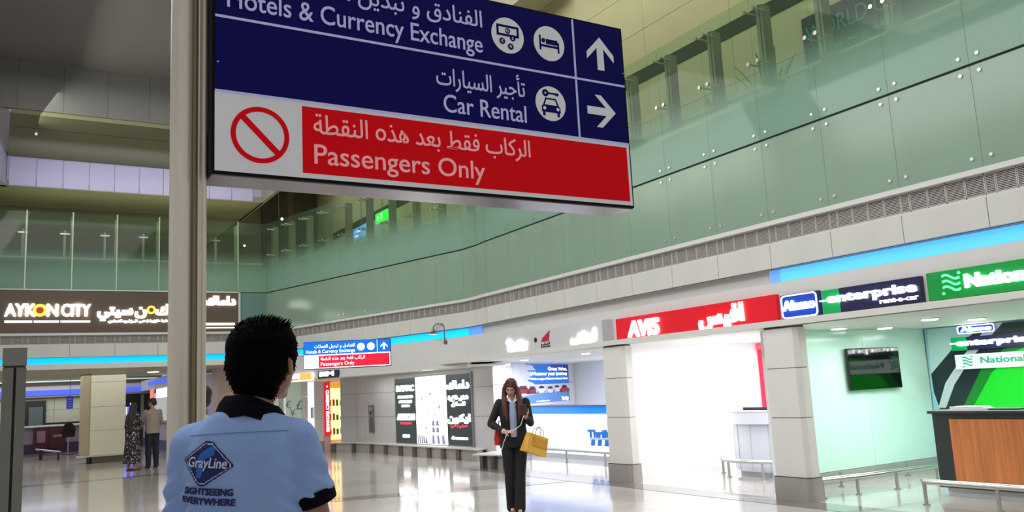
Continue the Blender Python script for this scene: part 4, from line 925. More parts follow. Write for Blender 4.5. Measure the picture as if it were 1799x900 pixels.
t = thing('kiosk_screen', 'blue screen standing at the kiosk counter behind the man in beige', 'screen', (5.6, 31.5, 1.0)); MB(FKi).box(-32.4, -31.2, 1.05, 1.45, -.5, -.45).build('screen', E_('kiosk_blue', (30, 140, 210), .8), t); MB(FKi).box(-33.5, -32.6, 1.35, 1.6, -.5, -.46).build('photo_panel', M('photo_dark', (70, 76, 84), .4), t); MB(FKi).box(-32.0, -31.8, 1.0, 1.06, -.55, -.4).build('stand', black_m, t)
t = thing('black_kiosk', 'black booth with a tall blue violet screen behind the couple', 'booth', (5, 39.4, 0)); MB().box(4.6, 5.15, 38.2, 39.2, 0, 2.1).build('booth_body', M('booth_black', (20, 16, 20), .4), t); 
MB().box(4.35, 5.19, 37.9, 38.2, 0, 2.1).build('booth_front', M('booth_black', (20, 16, 20), .4), t)
MB().box(4.62, 5.04, 37.86, 37.9, .85, 1.6).build('screen', E_('booth_screen', (96, 92, 240), 1.3), t)
for a in (4.64, 4.98): MB().box(a, a + .03, 37.84, 37.86, 1.1, 1.6).build('light_bar', E_('booth_bar', (200, 205, 255), 1.6), t)
MB().cyl((4.8, 37.85, 1.6), (4.8, 37.85, 1.75), .015).build('antenna', E_('booth_bar', (200, 205, 255), 1.6), t)
# pale pinkish pillar seen just right of the steel column
t = thing('clad_pillar', 'pale pinkish pillar seen between the steel column and the man\'s head', 'pillar', (6.0, 27.2, 0)); MB().box(5.85, 6.4, 27.0, 27.8, .2, 2.6).build('cladding_panel', M('pillar_pink', (206, 186, 186), .5), t); MB().box(5.87, 6.38, 27.02, 27.78, 0, .2).build('plinth', steel_dk, t)
t = thing('fascia_sign', 'small black and white sign left of the man\'s head', 'sign', (6.3, 25.6, 1.9)); MB().box(6.12, 6.47, 25.5, 25.55, 1.72, 2.1).build('sign_board', black_m, t); MB().box(6.16, 6.3, 25.48, 25.5, 1.78, 2.04).build('white_panel', led_s, t); MB().cyl((6.3, 25.52, 2.1), (6.3, 25.52, 2.6), .01).build('hanger', post_m, t)

# ------------------------------------------------------------------ the hanging signs
blue_s = M('face_blue', (5, 4, 84), .5, spec=.12, emit=(6, 6, 110), es=.06); blue_b = M('face_blue_bright', (0, 90, 225), .25, emit=(0, 105, 240), es=.8)
red_s = M('face_red', (186, 0, 12), .5, spec=.12, emit=(190, 0, 14), es=.3); red_b = M('face_red_bright', (235, 20, 50), .25, emit=(240, 20, 50), es=.8)
wht_s = M('face_white', (196, 196, 196), .5, spec=.2, emit=(200, 200, 205), es=.24); lav = M('print_lavender', (180, 182, 222), .5, emit=(176, 178, 226), es=.18)
def direction_sign(F, x0, x1, z0, rows, lab, loc, bright, thick, hz=.305):
    t = thing('direction_sign', lab, 'sign', loc)
    B, Rr, Wm, T = (blue_b, red_b, led_s, led_s) if bright else (blue_s, red_s, wht_s, lav)
    W_ = x1 - x0; k = W_ / 2.113; zr = z0 + .33 * k; e = .012 * k
    zt = zr + rows * .32 * k; b = 0 if bright else .0006
    X = lambda a: x0 + a * k
    Z = lambda a: z0 + a * k
    MB(F).box(x0 - e, x1 + e, z0 - e, zt + e, -thick, 0).build('casing', M('sign_casing', (9, 9, 11), .6, spec=.15), t, bevel=.003)
    MB(F).box(x0 - e * .6, x1 + e * .6, z0 - e - .006, z0 - e, -thick + .01, -.01).build('underside_plate', M('underside', (120, 114, 124), .22, .5), t)
    MB(F).box(x0, x1, z0, zr, 0, .004).build('white_face', Wm, t)
    MB(F).box(X(.355), X(2.095), Z(.02), Z(.310), .004, .006).build('red_face', Rr, t)
    MB(F).box(x0, x1, zr, zt, 0, .005).build('blue_face', B, t)
    L = .0055 * k; xv = X(1.795)
    for q in range(1, rows): MB(F).box(x0, x1, zr + q * .32 * k - L, zr + q * .32 * k + L, .005, .007).build('divider_line', T, t)
    MB(F).box(xv - L, xv + L, zr, zt, .005, .0072).build('divider_line', T, t)
    MB(F).box(x0, x1, zr - L, zr + L, .005, .0074).build('divider_line', T, t)
    face = wht_s if not bright else led_s
    def line(s_, a, z, h, w, mat=T, al='L', **kw):
        m = MB(F); text(m, s_, X(a), Z(z), h * k, .0065, .009, w=w * k, align=al, bold=b * k, **kw); m.build('lettering', mat, t)
    for q in range(rows):
        zc = zr + (q + .5) * .32 * k; hot = q == rows - 1; z_ = .33 + .32 * (q + .5)
        up = [(0, .09), (.087, .0), (.087, -.038), (.021, .03), (.021, -.092), (-.021, -.092), (-.021, .03), (-.087, -.038), (-.087, .0)]
        if not hot: up = [(y, -x) for x, y in up]
        cx = X(1.963 if hot else 1.948)
        m = MB(F); m.poly([(cx + x * k, zc + y * k) for x, y in up], .005, .008); m.build('arrow', face, t)
        pict = blue_s if not bright else M('pict_pale', (150, 180, 225), .4, emit=(180, 200, 235), es=.8)
        c0, c1 = .0075, .009
        if hot:
            line('الفنادق و تبديل العملات', 1.25, z_ + .015, .082, 1.0, al='R', ar=True); line('Hotels & Currency Exchange', 1.247, z_ - .115, .086, 1.2, al='R', res=5)
            ics = (X(1.395), X(1.64))
            for cxi in ics: m = MB(F); m.disc(cxi, zc, .0925 * k, .005, .0075, 40); m.build('disc', face, t)
            cx, cz = ics[0], zc
            R = lambda a, b_, c, d: [(cx + a * k, cz + c * k), (cx + b_ * k, cz + c * k), (cx + b_ * k, cz + d * k), (cx + a * k, cz + d * k)]
            m = MB(F); m.poly([R(-.064, .064, -.006, .052), R(-.052, .052, .006, .040)], c0, c1); m.build('banknote_print', pict, t)
            m = MB(F); m.disc(cx, cz + .023 * k, .015 * k, c0, c1, 16, .010 * k); text(m, '$', cx, cz + .015 * k, .016 * k, c0, c1, align='C'); m.build('coin_print', pict, t)
            for (a, b_, ch) in ((.027, -.010, '£'), (-.034, -.034, '€'), (.013, -.056, '¥')):
                m = MB(F); m.disc(cx + a * k, cz + b_ * k, .0165 * k, c0, c1 + .0005, 18); o_ = m.build('coin_print', pict, t)
                m = MB(F); text(m, ch, cx + a * k, cz + (b_ - .008) * k, .016 * k, c1, c1 + .001, align='C'); m.build('currency_mark', face, o_)
            cx = ics[1]
            m = MB(F); m.poly(R(-.060, -.050, -.04, .038), c0, c1); m.poly(R(.050, .060, -.045, .012), c0, c1); m.poly(R(-.055, .055, -.022, -.010), c0, c1); m.poly(R(-.020, .050, -.005, .022), c0, c1); m.disc(cx - .035 * k, cz + .012 * k, .012 * k, c0, c1, 14); o_ = m.build('bed_print', pict, t); o_['kind'] = 'stuff'
        else:
            line('تأجير السيارات', 1.477, z_ + .012, .082, .485, al='R', ar=True); line('Car Rental', 1.477, z_ - .118, .086, .452, al='R', res=5)
            cx, cz = X(1.628), zc
            m = MB(F); m.disc(cx, cz, .090 * k, .005, .0075, 40); m.build('disc', face, t)
            P = lambda l: [(cx + a * k, cz + b_ * k) for a, b_ in l]
            m = MB(F); m.disc(cx - .030 * k, cz + .053 * k, .019 * k, c0, c1, 16, .006 * k); m.poly(P([(-.012, .058), (.050, .058), (.050, .049), (.044, .041), (.038, .049), (.032, .041), (.026, .049), (-.012, .049)]), c0, c1); m.build('key_print', pict, t)
            ic = MB(F); ic.poly([P([(-.048, -.010), (-.032, .028), (.032, .028), (.048, -.010)]), P([(-.038, -.008), (-.026, .020), (.026, .020), (.038, -.008)])], c0, c1)
            ic.poly(P([(-.056, -.018), (-.048, -.010), (.048, -.010), (.056, -.018), (.056, -.047), (-.056, -.047)]), c0, c1)
            ic.poly(P([(-.050, -.047), (-.036, -.047), (-.036, -.066), (-.050, -.066)]), c0, c1); ic.poly(P([(.036, -.047), (.050, -.047), (.050, -.066), (.036, -.066)]), c0, c1)
            o_ = ic.build('car_print', pict, t); o_['kind'] = 'stuff'
            for q_ in (-.040, .040): hl = MB(F); hl.disc(cx + q_ * k, cz - .027 * k, .009 * k, c1, c1 + .001, 12); hl.build('headlight_print', face, o_)
    pink = M('print_pink2', (236, 170, 172), .5, emit=(232, 160, 165), es=.2) if not bright else led_s
    line('الركاب فقط بعد هذه النقطة', .403, .197, .082, 1.085, mat=pink, ar=True); line('Passengers Only', .405, .064, .086, .823, mat=pink, res=5)
    m = MB(F); cx, cz = X(.180), Z(.163); q = .119 * k; m.disc(cx, cz, q, .004, .007, 56, q * (.83 if not bright else .94))
    a = .009 * k if not bright else .004 * k; q = q * .9 * .7071; m.poly([(cx - q - a, cz + q - a), (cx - q + a, cz + q + a), (cx + q + a, cz - q + a), (cx + q - a, cz - q - a)], .004, .0068)
    m.build('prohibition_ring', red_s if not bright else M('ring_faint', (190, 130, 140), .5, emit=(200, 150, 150), es=.8), t)
    for q in ((x0 + .01, z0 + .45 * k), (x1 - .01, z0 + .72 * k)): MB(F).cyl((q[0], q[1], .005), (q[0], q[1], .012), .004 * k, n=8).build('screw', steel_m, t)
    return t
FS = Fr((0, 3.4, 0), (1, 0))
sg = direction_sign(FS, .722, 2.835, 2.435, 2, 'large foreground direction sign, blue over white and red, on the steel column', (1.75, 3.45, 2.4), False, .20)
# second, brighter sign far away
q0 = Vector((4.12, 13.05, 0)); q1 = Vector((5.30, 12.45, 0)); FS2 = Fr(q0, (q1 - q0)); 
s2 = direction_sign(FS2, 0.0, (q1 - q0).length, 1.985, 1, 'smaller bright direction sign in the distance right of the man\'s head', tuple((q0 + q1) / 2 + Vector((0, 0, 2))), True, .09)
t = thing('steel_column', 'slim distant steel column carrying the bright far sign, behind the man\'s head', 'column', tuple(FS2 @ Vector((-.35, 0, -.045))))
MB(FS2).cyl((-.35, 0, -.045), (-.35, 2.42, -.045), .05, n=20).build('main_tube', steel_m, t, smooth=True); MB(FS2).cyl((-.35, 2.2, -.045), (.0, 2.2, -.045), .02, n=12).build('sign_arm', steel_m, t, smooth=True); MB(FS2).cyl((-.35, 0, -.045), (-.35, .02, -.045), .13, n=20).build('base_plate', steel_m, t)

# steel column carrying the big sign
t = thing('steel_column', 'tall fluted stainless steel column carrying the big sign, left of the man', 'column', (.625, 3.5, 0))
colm = M('column_steel', (226, 216, 200), .36, .45, noise=.10, scale=12, stretch=(1, 1, .08))
def vloft(x, y, r, nm='tube', z1=4.6, mat=colm): return MB().cyl((x, y, 0.0), (x, y, z1), r, n=32).build(nm, mat, t, smooth=True)
vloft(.622, 3.52, .047, 'main_tube')
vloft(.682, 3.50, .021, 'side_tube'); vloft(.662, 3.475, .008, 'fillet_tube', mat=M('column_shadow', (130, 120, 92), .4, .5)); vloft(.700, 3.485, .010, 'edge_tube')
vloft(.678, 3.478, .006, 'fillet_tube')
MB().box(.708, .735, 3.46, 3.50, 2.6, 3.2).build('sign_bracket', black_m, t)
MB().cyl((.64, 3.5, 0), (.64, 3.5, .02), .14, n=32).build('base_plate', steel_m, t)

# left foreground post
t = thing('barrier_post', 'tall grey metal post with a square cap at the left edge', 'post', (.115, 6.05, 0))
gp = M('post_grey_green', (112, 112, 104), .45, .3, noise=.03)
MB().box(.05, .115 - .008, 6.0, 6.12, 0, 1.80).build('upright', gp, t); MB().box(.122, .175, 6.0, 6.12, 0, 1.80).build('upright', gp, t)
MB().box(.107, .122, 6.03, 6.11, 0, 1.80).build('slot_strip', M('slot_dark', (48, 46, 40), .5), t); MB().box(.048, .176, 5.995, 6.125, 1.812, 1.92).build('cap_box', M('cap_grey', (122, 122, 120), .45, .3), t, bevel=.002); MB().box(.055, .17, 6.0, 6.12, 1.80, 1.812).build('cap_gap', black_m, t)

# ------------------------------------------------------------------ people
def blob(mb, vox, name, mat, parent, smooth=6, shade=True, disp=None):
    """one continuous surface grown over a set of overlapping solids"""
    me = mb.mesh('raw', mat); o = bpy.data.objects.new('raw', me); COL.objects.link(o)
    r = o.modifiers.new('r', 'REMESH'); r.mode = 'VOXEL'; r.voxel_size = vox
    s = o.modifiers.new('s', 'SMOOTH'); s.factor = .6; s.iterations = smooth
    dg = bpy.context.evaluated_depsgraph_get(); nm = bpy.data.meshes.new_from_object(o.evaluated_get(dg))
    bpy.data.objects.remove(o); bpy.data.meshes.remove(me)
    nm.name = name; nm.materials.clear(); nm.materials.append(mat)
    nm.polygons.foreach_set('use_smooth', [True] * len(nm.polygons))
    if disp:
        for v in nm.vertices: v.co += disp(v.co)
    p = bpy.data.objects.new(name, nm); COL.objects.link(p); p.parent = parent
    return p
def V(*a): return Vector(a)
def hand(m, w, d, n, side, curl=.5, s=1.0, spread=.22):
    """w wrist, d pointing direction, n palm normal; side +1: thumb toward n x d"""
    d = d.normalized(); n = (n - n.dot(d) * d).normalized(); x = n.cross(d) * side
    R = Matrix((x, n, d)).transposed()
    pc = w + d * .052 * s
    m.cap(w, .024 * s, w + d * .02 * s, .026 * s, 10)
    for q in (-.027, -.009, .009, .027): m.cap(w + d * .02 * s + x * q * .7 * s, .0135 * s, w + d * .088 * s + x * q * s, .0115 * s, 8)
    for i, (q, L) in enumerate(((.029, .068), (.010, .078), (-.010, .072), (-.028, .056))):
        p = w + d * .09 * s + x * q * s; a = curl * .5; dd = (d + x * q * spread * 6).normalized()
        for k, f in enumerate((.45, .32, .23)):
            v = (dd * math.cos(a) + n * math.sin(a)); e = p + v * L * f * s
            m.cap(p, (.0088 - .0008 * k) * s, e, (.0082 - .0008 * k) * s, 8); p = e; a += curl * .8
    p = w + d * .025 * s + x * .024 * s; v = (x * .75 + d * .65 + n * .25).normalized(); e = p + v * .045 * s
    m.cap(p, .0145 * s, e, .0105 * s, 8); v2 = (d * .8 + x * .25 + n * .5 * curl + n * .1).normalized(); e2 = e + v2 * .03 * s; m.cap(e, .0105 * s, e2, .009 * s, 8); m.cap(e2, .009 * s, e2 + v2 * .02 * s, .0075 * s, 8)
def head(m, c, R, s=1.0, female=False):
    """c centre of the skull, R orientation (face +y)"""
    def E(p, r, q=None): m.ell(c + R @ (V(*p) * s), tuple(a * s for a in r), 16, 12, (R @ (Euler(q).to_matrix() if q else Matrix.Identity(3))).to_euler())
    E((0, -.012, .03), (.075, .092, .085)); E((0, .018, -.028), (.060, .070, .080)); E((0, .040, -.075), (.036, .040, .032)); E((0, .066, -.094), (.020, .018, .016))
    E((.034, .05, -.02), (.026, .028, .026)); E((-.034, .05, -.02), (.026, .028, .026))
    E((0, .078, .022), (.050, .014, .012))
    E((0, .094, -.016), (.0085, .011, .024), (.25, 0, 0)); E((0, .103, -.030), (.011, .012, .009)); E((.011, .096, -.033), (.007, .008, .006)); E((-.011, .096, -.033), (.007, .008, .006))
    E((0, .087, -.055), (.020, .010, .006)); E((0, .086, -.066), (.017, .010, .007))
    for q in (1, -1):
        E((q * .082, -.004, -.012), (.009, .019, .032), (0.15, 0, q * .45)); E((q * .078, .004, -.035), (.006, .010, .010))
def face_parts(t, body, c, R, s=1.0, lip=(150, 80, 76), brow=(30, 22, 18)):
    def P(nm, items, mat):
        m = MB()
        for p, r in items: m.ell(c + R @ (V(*p) * s), tuple(a * s for a in r), 10, 8, R.to_euler())
        o = m.build(nm, mat, t, smooth=True, rooted=False); return o
    P('eye', [((.032, .080, .002), (.012, .007, .0042))], M('eye_white', (200, 192, 186), .3)); P('eye', [((-.032, .080, .002), (.012, .007, .0042))], M('eye_white', (200, 192, 186), .3))
    P('iris', [((.032, .087, .001), (.0055, .003, .0055)), ((-.032, .087, .001), (.0055, .003, .0055))], M('iris_dark', (30, 18, 12), .2))
    P('eyelid', [((.032, .083, .007), (.0155, .008, .005)), ((-.032, .083, .007), (.0155, .008, .005))], skin_m)
    P('eyebrow', [((.032, .090, .022), (.017, .004, .0035)), ((-.032, .090, .022), (.017, .004, .0035))], M('brow_hair', brow, .7))
    P('lips', [((0, .095, -.055), (.021, .006, .0045)), ((0, .093, -.063), (.018, .007, .005))], M('lip_%d' % lip[0], lip, .4))
def limb(m, a, ra, b, rb, c, rc, bulge=1.0):
    m.cap(a, ra, b, rb, 14); m.cap(b, rb, c, rc, 14); q = b.lerp(c, .28); m.ell(q, (rb * 1.06 * bulge,) * 3, 14, 10)
def torso(m, k, z0=.86, sh=1.40, sw=.17, wz=.145, hz=.155, dz=1.0, cy=0.0):
    m.loft([(0, cy, z0 - .03, hz * .9 + k, .105 * dz + k), (0, cy, z0 + .05, hz + k, .115 * dz + k), (0, cy + .005, z0 + .2, wz + k, .10 * dz + k), (0, cy, z0 + .36, sw * .93 + k, .112 * dz + k),
            (0, cy - .005, sh - .06, sw + k, .105 * dz + k), (0, cy - .01, sh, sw * .85 + k, .085 * dz + k), (0, cy - .012, sh + .035, .09 + k, .06 + k)], 28, 2.3)

# ---- the man in the light blue polo shirt, seen from behind
man = thing('person', 'man in light blue polo shirt with navy collar, seen from behind in the foreground', 'person', (.606, 2.46, 0), rotz=math.radians(-27))
hr = Euler((math.radians(4), 0, math.radians(-24))).to_matrix(); hc = V(.050, .045, 1.630)
J = dict(shR=V(.136, 0, 1.412), elR=V(.188, .05, 1.165), wrR=V(.0, .27, 1.16), shL=V(-.136, 0, 1.412), elL=V(-.165, .04, 1.14), wrL=V(.0, .22, 1.19))
def man_body(m, k=0):
    torso(m, k, .92, 1.42, .14, .13, .14, 1.0)
    m.cap(V(-.11, 0, 1.42), .042 + k, V(.11, 0, 1.42), .042 + k)
    m.cap(V(0, -.005, 1.40), .06 + k, V(.03, .02, 1.56), .055 + k)
    m.loft([(0, -.005, 1.40, .13, .06), (0, 0, 1.46, .07, .055), (0, .0, 1.52, .056, .055)], 24)
    for s in ('R', 'L'): limb(m, J['sh' + s], .058 + k, J['el' + s], .041 + k, J['wr' + s], .027 + k)
    for q in (1, -1): limb(m, V(q * .09, 0, .90), .085 + k, V(q * .10, .01, .50), .058 + k, V(q * .105, -.02, .08), .038 + k); m.cap(V(q * .105, -.03, .035), .034, V(q * .125, .13, .025), .024)
m = MB(); man_body(m); head(m, hc, hr)
hand(m, J['wrR'], V(-.9, .1, .25), V(0, -1, 0), 1, .55); hand(m, J['wrL'], V(.9, .1, -.15), V(0, -1, 0), -1, .6)
mb_ = blob(m, .0065, 'body', skin_m, man, 3)
face_parts(man, mb_, hc, hr)
shirt_m = M('shirt_blue', (142, 170, 222), .85, noise=.05, scale=8, bump=.35, bscale=14, spec=.15)
m = MB()
m.loft([(0, 0, .84, .160, .130), (0, 0, .92, .158, .130), (.0, 0, 1.05, .152, .130), (0, -.002, 1.18, .156, .130), (0, -.004, 1.32, .160, .124), (0, -.006, 1.40, .156, .110), (0, -.008, 1.448, .135, .092), (.004, -.004, 1.485, .100, .078), (.012, .002, 1.505, .078, .068)], 36, 2.35)
for s, q in (('R', 1), ('L', -1)):
    a = J['sh' + s]; b = a.lerp(J['el' + s], .60 if q > 0 else .82)
    m.cap(V(q * .09, -.003, 1.410), .072, a + V(0, 0, -.005), .066, 18); m.cyl(a + V(0, 0, -.005), b, .066, .072, 22)
def folds(c):
    r = V(c.x, c.y, 0); n = r.normalized() if r.length > .01 else V(0, 0, 0)
    arm = abs(c.x) - .17
    w = .005 * math.sin(c.z * 38 + c.x * 22 + 1.2 * math.sin(c.x * 17)) * max(0, min(1, (1.36 - c.z) * 4)) * (0.5 + 0.5 * math.sin(c.x * 9 + c.z * 6))
    for q in (1, -1):
        d = math.hypot(c.x - q * .185, (c.z - 1.24) * .7); w += .008 * math.exp(-(d / .07) ** 2) * math.sin((c.x * q * .7 + c.z) * 110)
    return n * w
shirt = blob(m, .0065, 'polo_shirt', shirt_m, man, 5, disp=folds)
navy = M('navy_trim', (9, 9, 18), .9, spec=.1, bump=.2, bscale=50)
# sleeve hems, collar, yoke seam
for s, q in (('R', 1), ('L', -1)):
    a = J['sh' + s]; e = J['el' + s]; b0 = a.lerp(e, .56 if q > 0 else .78); b1 = a.lerp(e, .71 if q > 0 else .92)
    m = MB(); m.cyl(b0, b1, .0725, .0725, 32); m.build('sleeve_hem', navy, man, smooth=True, rooted=False)
m = MB(); n = 40; v = []; f = []
for j, (z, rx, ry, off) in enumerate(((1.462, .112, .092, -.002), (1.480, .100, .086, 0), (1.496, .090, .080, 0), (1.510, .080, .073, .002), (1.518, .073, .068, .004), (1.508, .067, .063, .004), (1.48, .060, .058, 0))):
    for i in range(n):
        t_ = 2 * PI * i / n; bk = -math.sin(t_)
        v.append((.018 + rx * math.cos(t_), .006 + off + ry * math.sin(t_), z + .024 - (.05 * max(0, math.sin(t_)) ** 1.5) - .036 * max(0, math.cos(t_)) ** 1.3 - (.012 * abs(math.cos(t_)) if j < 2 else 0)))
for j in range(6): f += [(j * n + i, j * n + (i + 1) % n, (j + 1) * n + (i + 1) % n, (j + 1) * n + i) for i in range(n)]
m.add(v, f); m.build('collar', navy, man, smooth=True, rooted=False)
# hair with a ragged outline
m = MB()
def HE(p, r): m.ell(hc + hr @ V(*p), r, 18, 12, hr.to_euler())
HE((0, -.018, .045), (.096, .108, .088)); HE((0, -.045, .0), (.092, .080, .090)); HE((0, -.052, -.045), (.074, .060, .058)); HE((.0, .02, .082), (.066, .062, .045)); HE((0, -.045, -.083), (.058, .040, .03))
for q in (1, -1): HE((q * .071, .005, .024), (.018, .042, .042)); HE((q * .070, .028, -.005), (.009, .010, .022))
hair = blob(m, .005, 'hair', black_hair, man, 4)
random.seed(11)
m = MB(); hv = hair.data.vertices
cand = [(v.co.copy(), v.normal.copy()) for v in hv]
for i in range(1500):
    c, nn = random.choice(cand); L = random.uniform(.006, .015); loc = hr.transposed() @ (c - hc)
    dn = (hr @ V(nn.x * .3 + .10, .25 if loc.z > .05 else -.05, .35 if loc.z > .09 else -1)).normalized()
    if loc.z > .09: dn = (hr @ V(.45 + random.uniform(-.4, .4), .3, .35 + random.uniform(0, .3))); L *= 1.0 + .9 * max(0, loc.x * 12)
    d = (nn * .42 + dn * .8).normalized(); b = c - nn * .004
    m.cyl(b, b + d * L, .0032, .0004, 4, False)
hs = m.build('hair_strands', black_hair, man, rooted=False); hs['kind'] = 'stuff'
m = MB(); m.loft([(0, 0, .88, .20, .145), (0, 0, .96, .19, .14)], 24)
for q in (1, -1): limb(m, V(q * .09, 0, .88), .102, V(q * .10, .01, .50), .08, V(q * .105, -.02, .07), .066)
m.loft([(0, 0, .80, .18, .13), (0, 0, .93, .185, .135)], 24)
blob(m, .011, 'trousers', M('trousers_dark', (24, 26, 36), .8), man, 3)
for q in (1, -1):
    m = MB(); m.ell(V(q * .105, -.03, .05), (.045, .06, .05)); m.ell(V(q * .122, .09, .035), (.048, .10, .035)); m.box(q * .115 - .045, q * .115 + .045, -.08, .16, 0, .03); blob(m, .008, 'shoe', M('shoe_black', (16, 15, 15), .35), man, 3)
# print on the back of the shirt
bvh = BVHTree.FromPolygons([v.co for v in shirt.data.vertices], [tuple(p.vertices) for p in shirt.data.polygons])
def onto(mb, off=.002):
    for i, v in enumerate(mb.v):
        h = bvh.ray_cast(Vector((v[0], -1.0, v[2])), Vector((0, 1, 0)))
        mb.v[i] = (v[0], (h[0].y if h[0] else -.12) - off + v[1], v[2])
Bk = Matrix(((1, 0, 0, 0), (0, 0, -1, 0), (0, 1, 0, 0), (0, 0, 0, 1)))       # (a, b, c) -> x=a, y=-c, z=b
lx, lz, tl = -.073, 1.367, math.radians(-4.5)
def grid_poly(mb, pts, c, step=.008):
    xs = [p[0] for p in pts]; zs = [p[1] for p in pts]; x = min(xs)
    nx = int((max(xs) - x) / step) + 1; nz = int((max(zs) - min(zs)) / step) + 1
    key = {}; vs = []; fs = []
    inside = lambda a, b: pip((a, b), pts)
    for i in range(nx):
        for j in range(nz):
            a = x + i * step; b = min(zs) + j * step
            if inside(a + step / 2, b + step / 2):
                q = []
                for p in ((a, b), (a + step, b), (a + step, b + step), (a, b + step)):
                    kk = (round(p[0], 5), round(p[1], 5))
                    if kk not in key: key[kk] = len(vs); vs.append((p[0], p[1], c))
                    q.append(key[kk])
                fs.append(tuple(q))
    mb.add(vs, fs)
def rotp(l): return [(lx + x * math.cos(tl) - z * math.sin(tl), lz + x * math.sin(tl) + z * math.cos(tl)) for x, z in l]
def diamond(w, h, dx=0): return rotp([(-w, .006), (-.01, h), (.01, h), (w, .0), (w, -.006), (.0, -h), (-.018, -h)])
def soft(mb):   # keep the layers off the cloth
    return mb
for (w, h, c, mt, nm) in ((.072, .057, .0, M('print_navy', (14, 22, 88), .7), 'badge_edge'), (.0665, .052, .0007, M('print_pale', (190, 200, 232), .7), 'badge_line'), (.0635, .049, .0014, M('print_navy', (14, 22, 88), .7), 'badge_field')):
    m = MB(Bk); grid_poly(m, diamond(w, h), c, .0022); onto(m); m.build(nm, mt, man, rooted=False)
m = MB(Bk); grid_poly(m, rotp([(.012, .046), (-.014, .030), (-.024, .018), (-.028, -.01), (-.024, -.036), (-.012, -.038), (-.008, -.02), (-.014, -.002), (-.002, .012), (.018, .022), (.022, .038)]), .0021, .002); onto(m); m.build('badge_globe', M('print_mid_blue', (30, 98, 196), .7), man, rooted=False)
m = MB(Bk); text(m, 'GrayLine', lx - .054, lz - .006, .026, .0026, .003, w=.108, ang=tl, bold=.0007, shear=.1); onto(m); m.build('lettering', M('print_pale', (190, 200, 232), .7), man, rooted=False)
m = MB(Bk); text(m, 'SIGHTSEEING', lx - .064, lz - .074, .0165, .0006, .001, w=.136, ang=tl, bold=.0011); text(m, 'EVERYWHERE', lx - .072, lz - .098, .0165, .0006, .001, w=.150, ang=tl, bold=.0011); onto(m); m.build('lettering', M('print_navy', (14, 22, 88), .7), man, rooted=False)
m = MB(Bk)
for i in range(60):
    a = -.13 + .26 * i / 60; m.box(a, a + .0045, 1.4375 + .004 * math.cos((a) * 9), 1.439 + .004 * math.cos(a * 9), 0, .0005)
onto(m, .0008); m.build('yoke_seam', M('seam_blue', (88, 110, 165), .8), man, rooted=False)

# ---- the woman walking towards us
wo = thing('person', 'woman with long auburn hair in a dark suit, walking and looking at her phone', 'person', (5.62, 9.36, 0), rotz=math.radians(149))
hr = Euler((math.radians(-24), math.radians(-4), math.radians(-6))).to_matrix(); hc = V(.012, .055, 1.535)
K = dict(shR=V(.165, -.01, 1.355), elR=V(.285, -.03, 1.10), wrR=V(.115, .17, 1.005), shL=V(-.165, -.01, 1.355), elL=V(-.215, .03, 1.09), wrL=V(-.16, .20, 1.17))
legs = ((V(.085, 0, .86), V(.075, .03, .48), V(.065, -.04, .10)), (V(-.085, 0, .86), V(-.055, .06, .48), V(-.03, .12, .10)))
m = MB(); torso(m, -.012, .88, 1.375, .155, .125, .15, .92); m.cap(V(0, -.01, 1.36), .052, V(.01, .03, 1.48), .046)
for s in 'RL': limb(m, K['sh' + s], .044, K['el' + s], .033, K['wr' + s], .022)
for a, b, c in legs: limb(m, a, .08, b, .052, c, .034); m.cap(c + V(0, 0, -.03), .03, c + V(0, .13, -.075), .02)
head(m, hc, hr, .94, True)
hand(m, K['wrR'], V(-.75, .45, .0), V(-.2, -.4, -1), 1, .6, .88); hand(m, K['wrL'], V(.2, .25, .9), V(.3, -.8, .2), 1, .7, .88)
wskin = M('skin_woman', (196, 146, 126), .5, noise=.03, scale=10)
b_ = blob(m, .006, 'body', wskin, wo, 2); face_parts(wo, b_, hc, hr, .94, (165, 90, 92), (60, 34, 24))
suit = M('suit_black', (22, 19, 24), .8, bump=.25, bscale=12, noise=.15, scale=6)
m = MB(); m.loft([(0, -.005, .80, .185, .12), (0, -.008, .90, .178, .118), (0, -.01, 1.05, .155, .105), (0, -.012, 1.2, .172, .112), (0, -.016, 1.30, .172, .105), (0, -.02, 1.365, .145, .08), (0, -.022, 1.40, .08, .06)], 30, 2.3)
for s in 'RL': limb(m, K['sh' + s] + V(0, 0, -.005), .058, K['el' + s], .047, K['el' + s].lerp(K['wr' + s], .86), .038)
blob(m, .007, 'suit_jacket', suit, wo, 3)
m = MB(); m.loft([(0.0, .032, .93, .062, .088), (0, .034, 1.05, .060, .083), (0, .036, 1.2, .066, .088), (0, .022, 1.32, .060, .078), (0, .014, 1.38, .05, .052)], 24); blob(m, .006, 'shirt', M('shirt_greyblue', (150, 166, 200), .8, bump=.3, bscale=30), wo, 2)
for q in (1, -1):
    m = MB(); m.add([(q * .012, .088, 1.345), (q * .062, .078, 1.385), (q * .055, .040, 1.425), (q * .02, .062, 1.408), (q * .012, .080, 1.340), (q * .062, .070, 1.380), (q * .055, .032, 1.420), (q * .02, .054, 1.403)], [(0, 1, 2, 3), (7, 6, 5, 4), (0, 4, 5, 1), (1, 5, 6, 2), (2, 6, 7, 3), (3, 7, 4, 0)]); m.build('shirt_collar', white_m, wo, rooted=False)
    m = MB(); m.add([(q * .058, .112, 1.0), (q * .10, .104, 1.22), (q * .085, .082, 1.36), (q * .05, .075, 1.375), (q * .062, .108, 1.2), (q * .058, .102, 1.0), (q * .10, .09, 1.22), (q * .085, .07, 1.36), (q * .05, .065, 1.375), (q * .062, .094, 1.2)], [(0, 1, 4), (1, 2, 3, 4), (5, 9, 6), (6, 9, 8, 7), (0, 5, 6, 1), (1, 6, 7, 2), (2, 7, 8, 3), (3, 8, 9, 4), (4, 9, 5, 0)]); m.build('lapel', suit, wo, rooted=False)
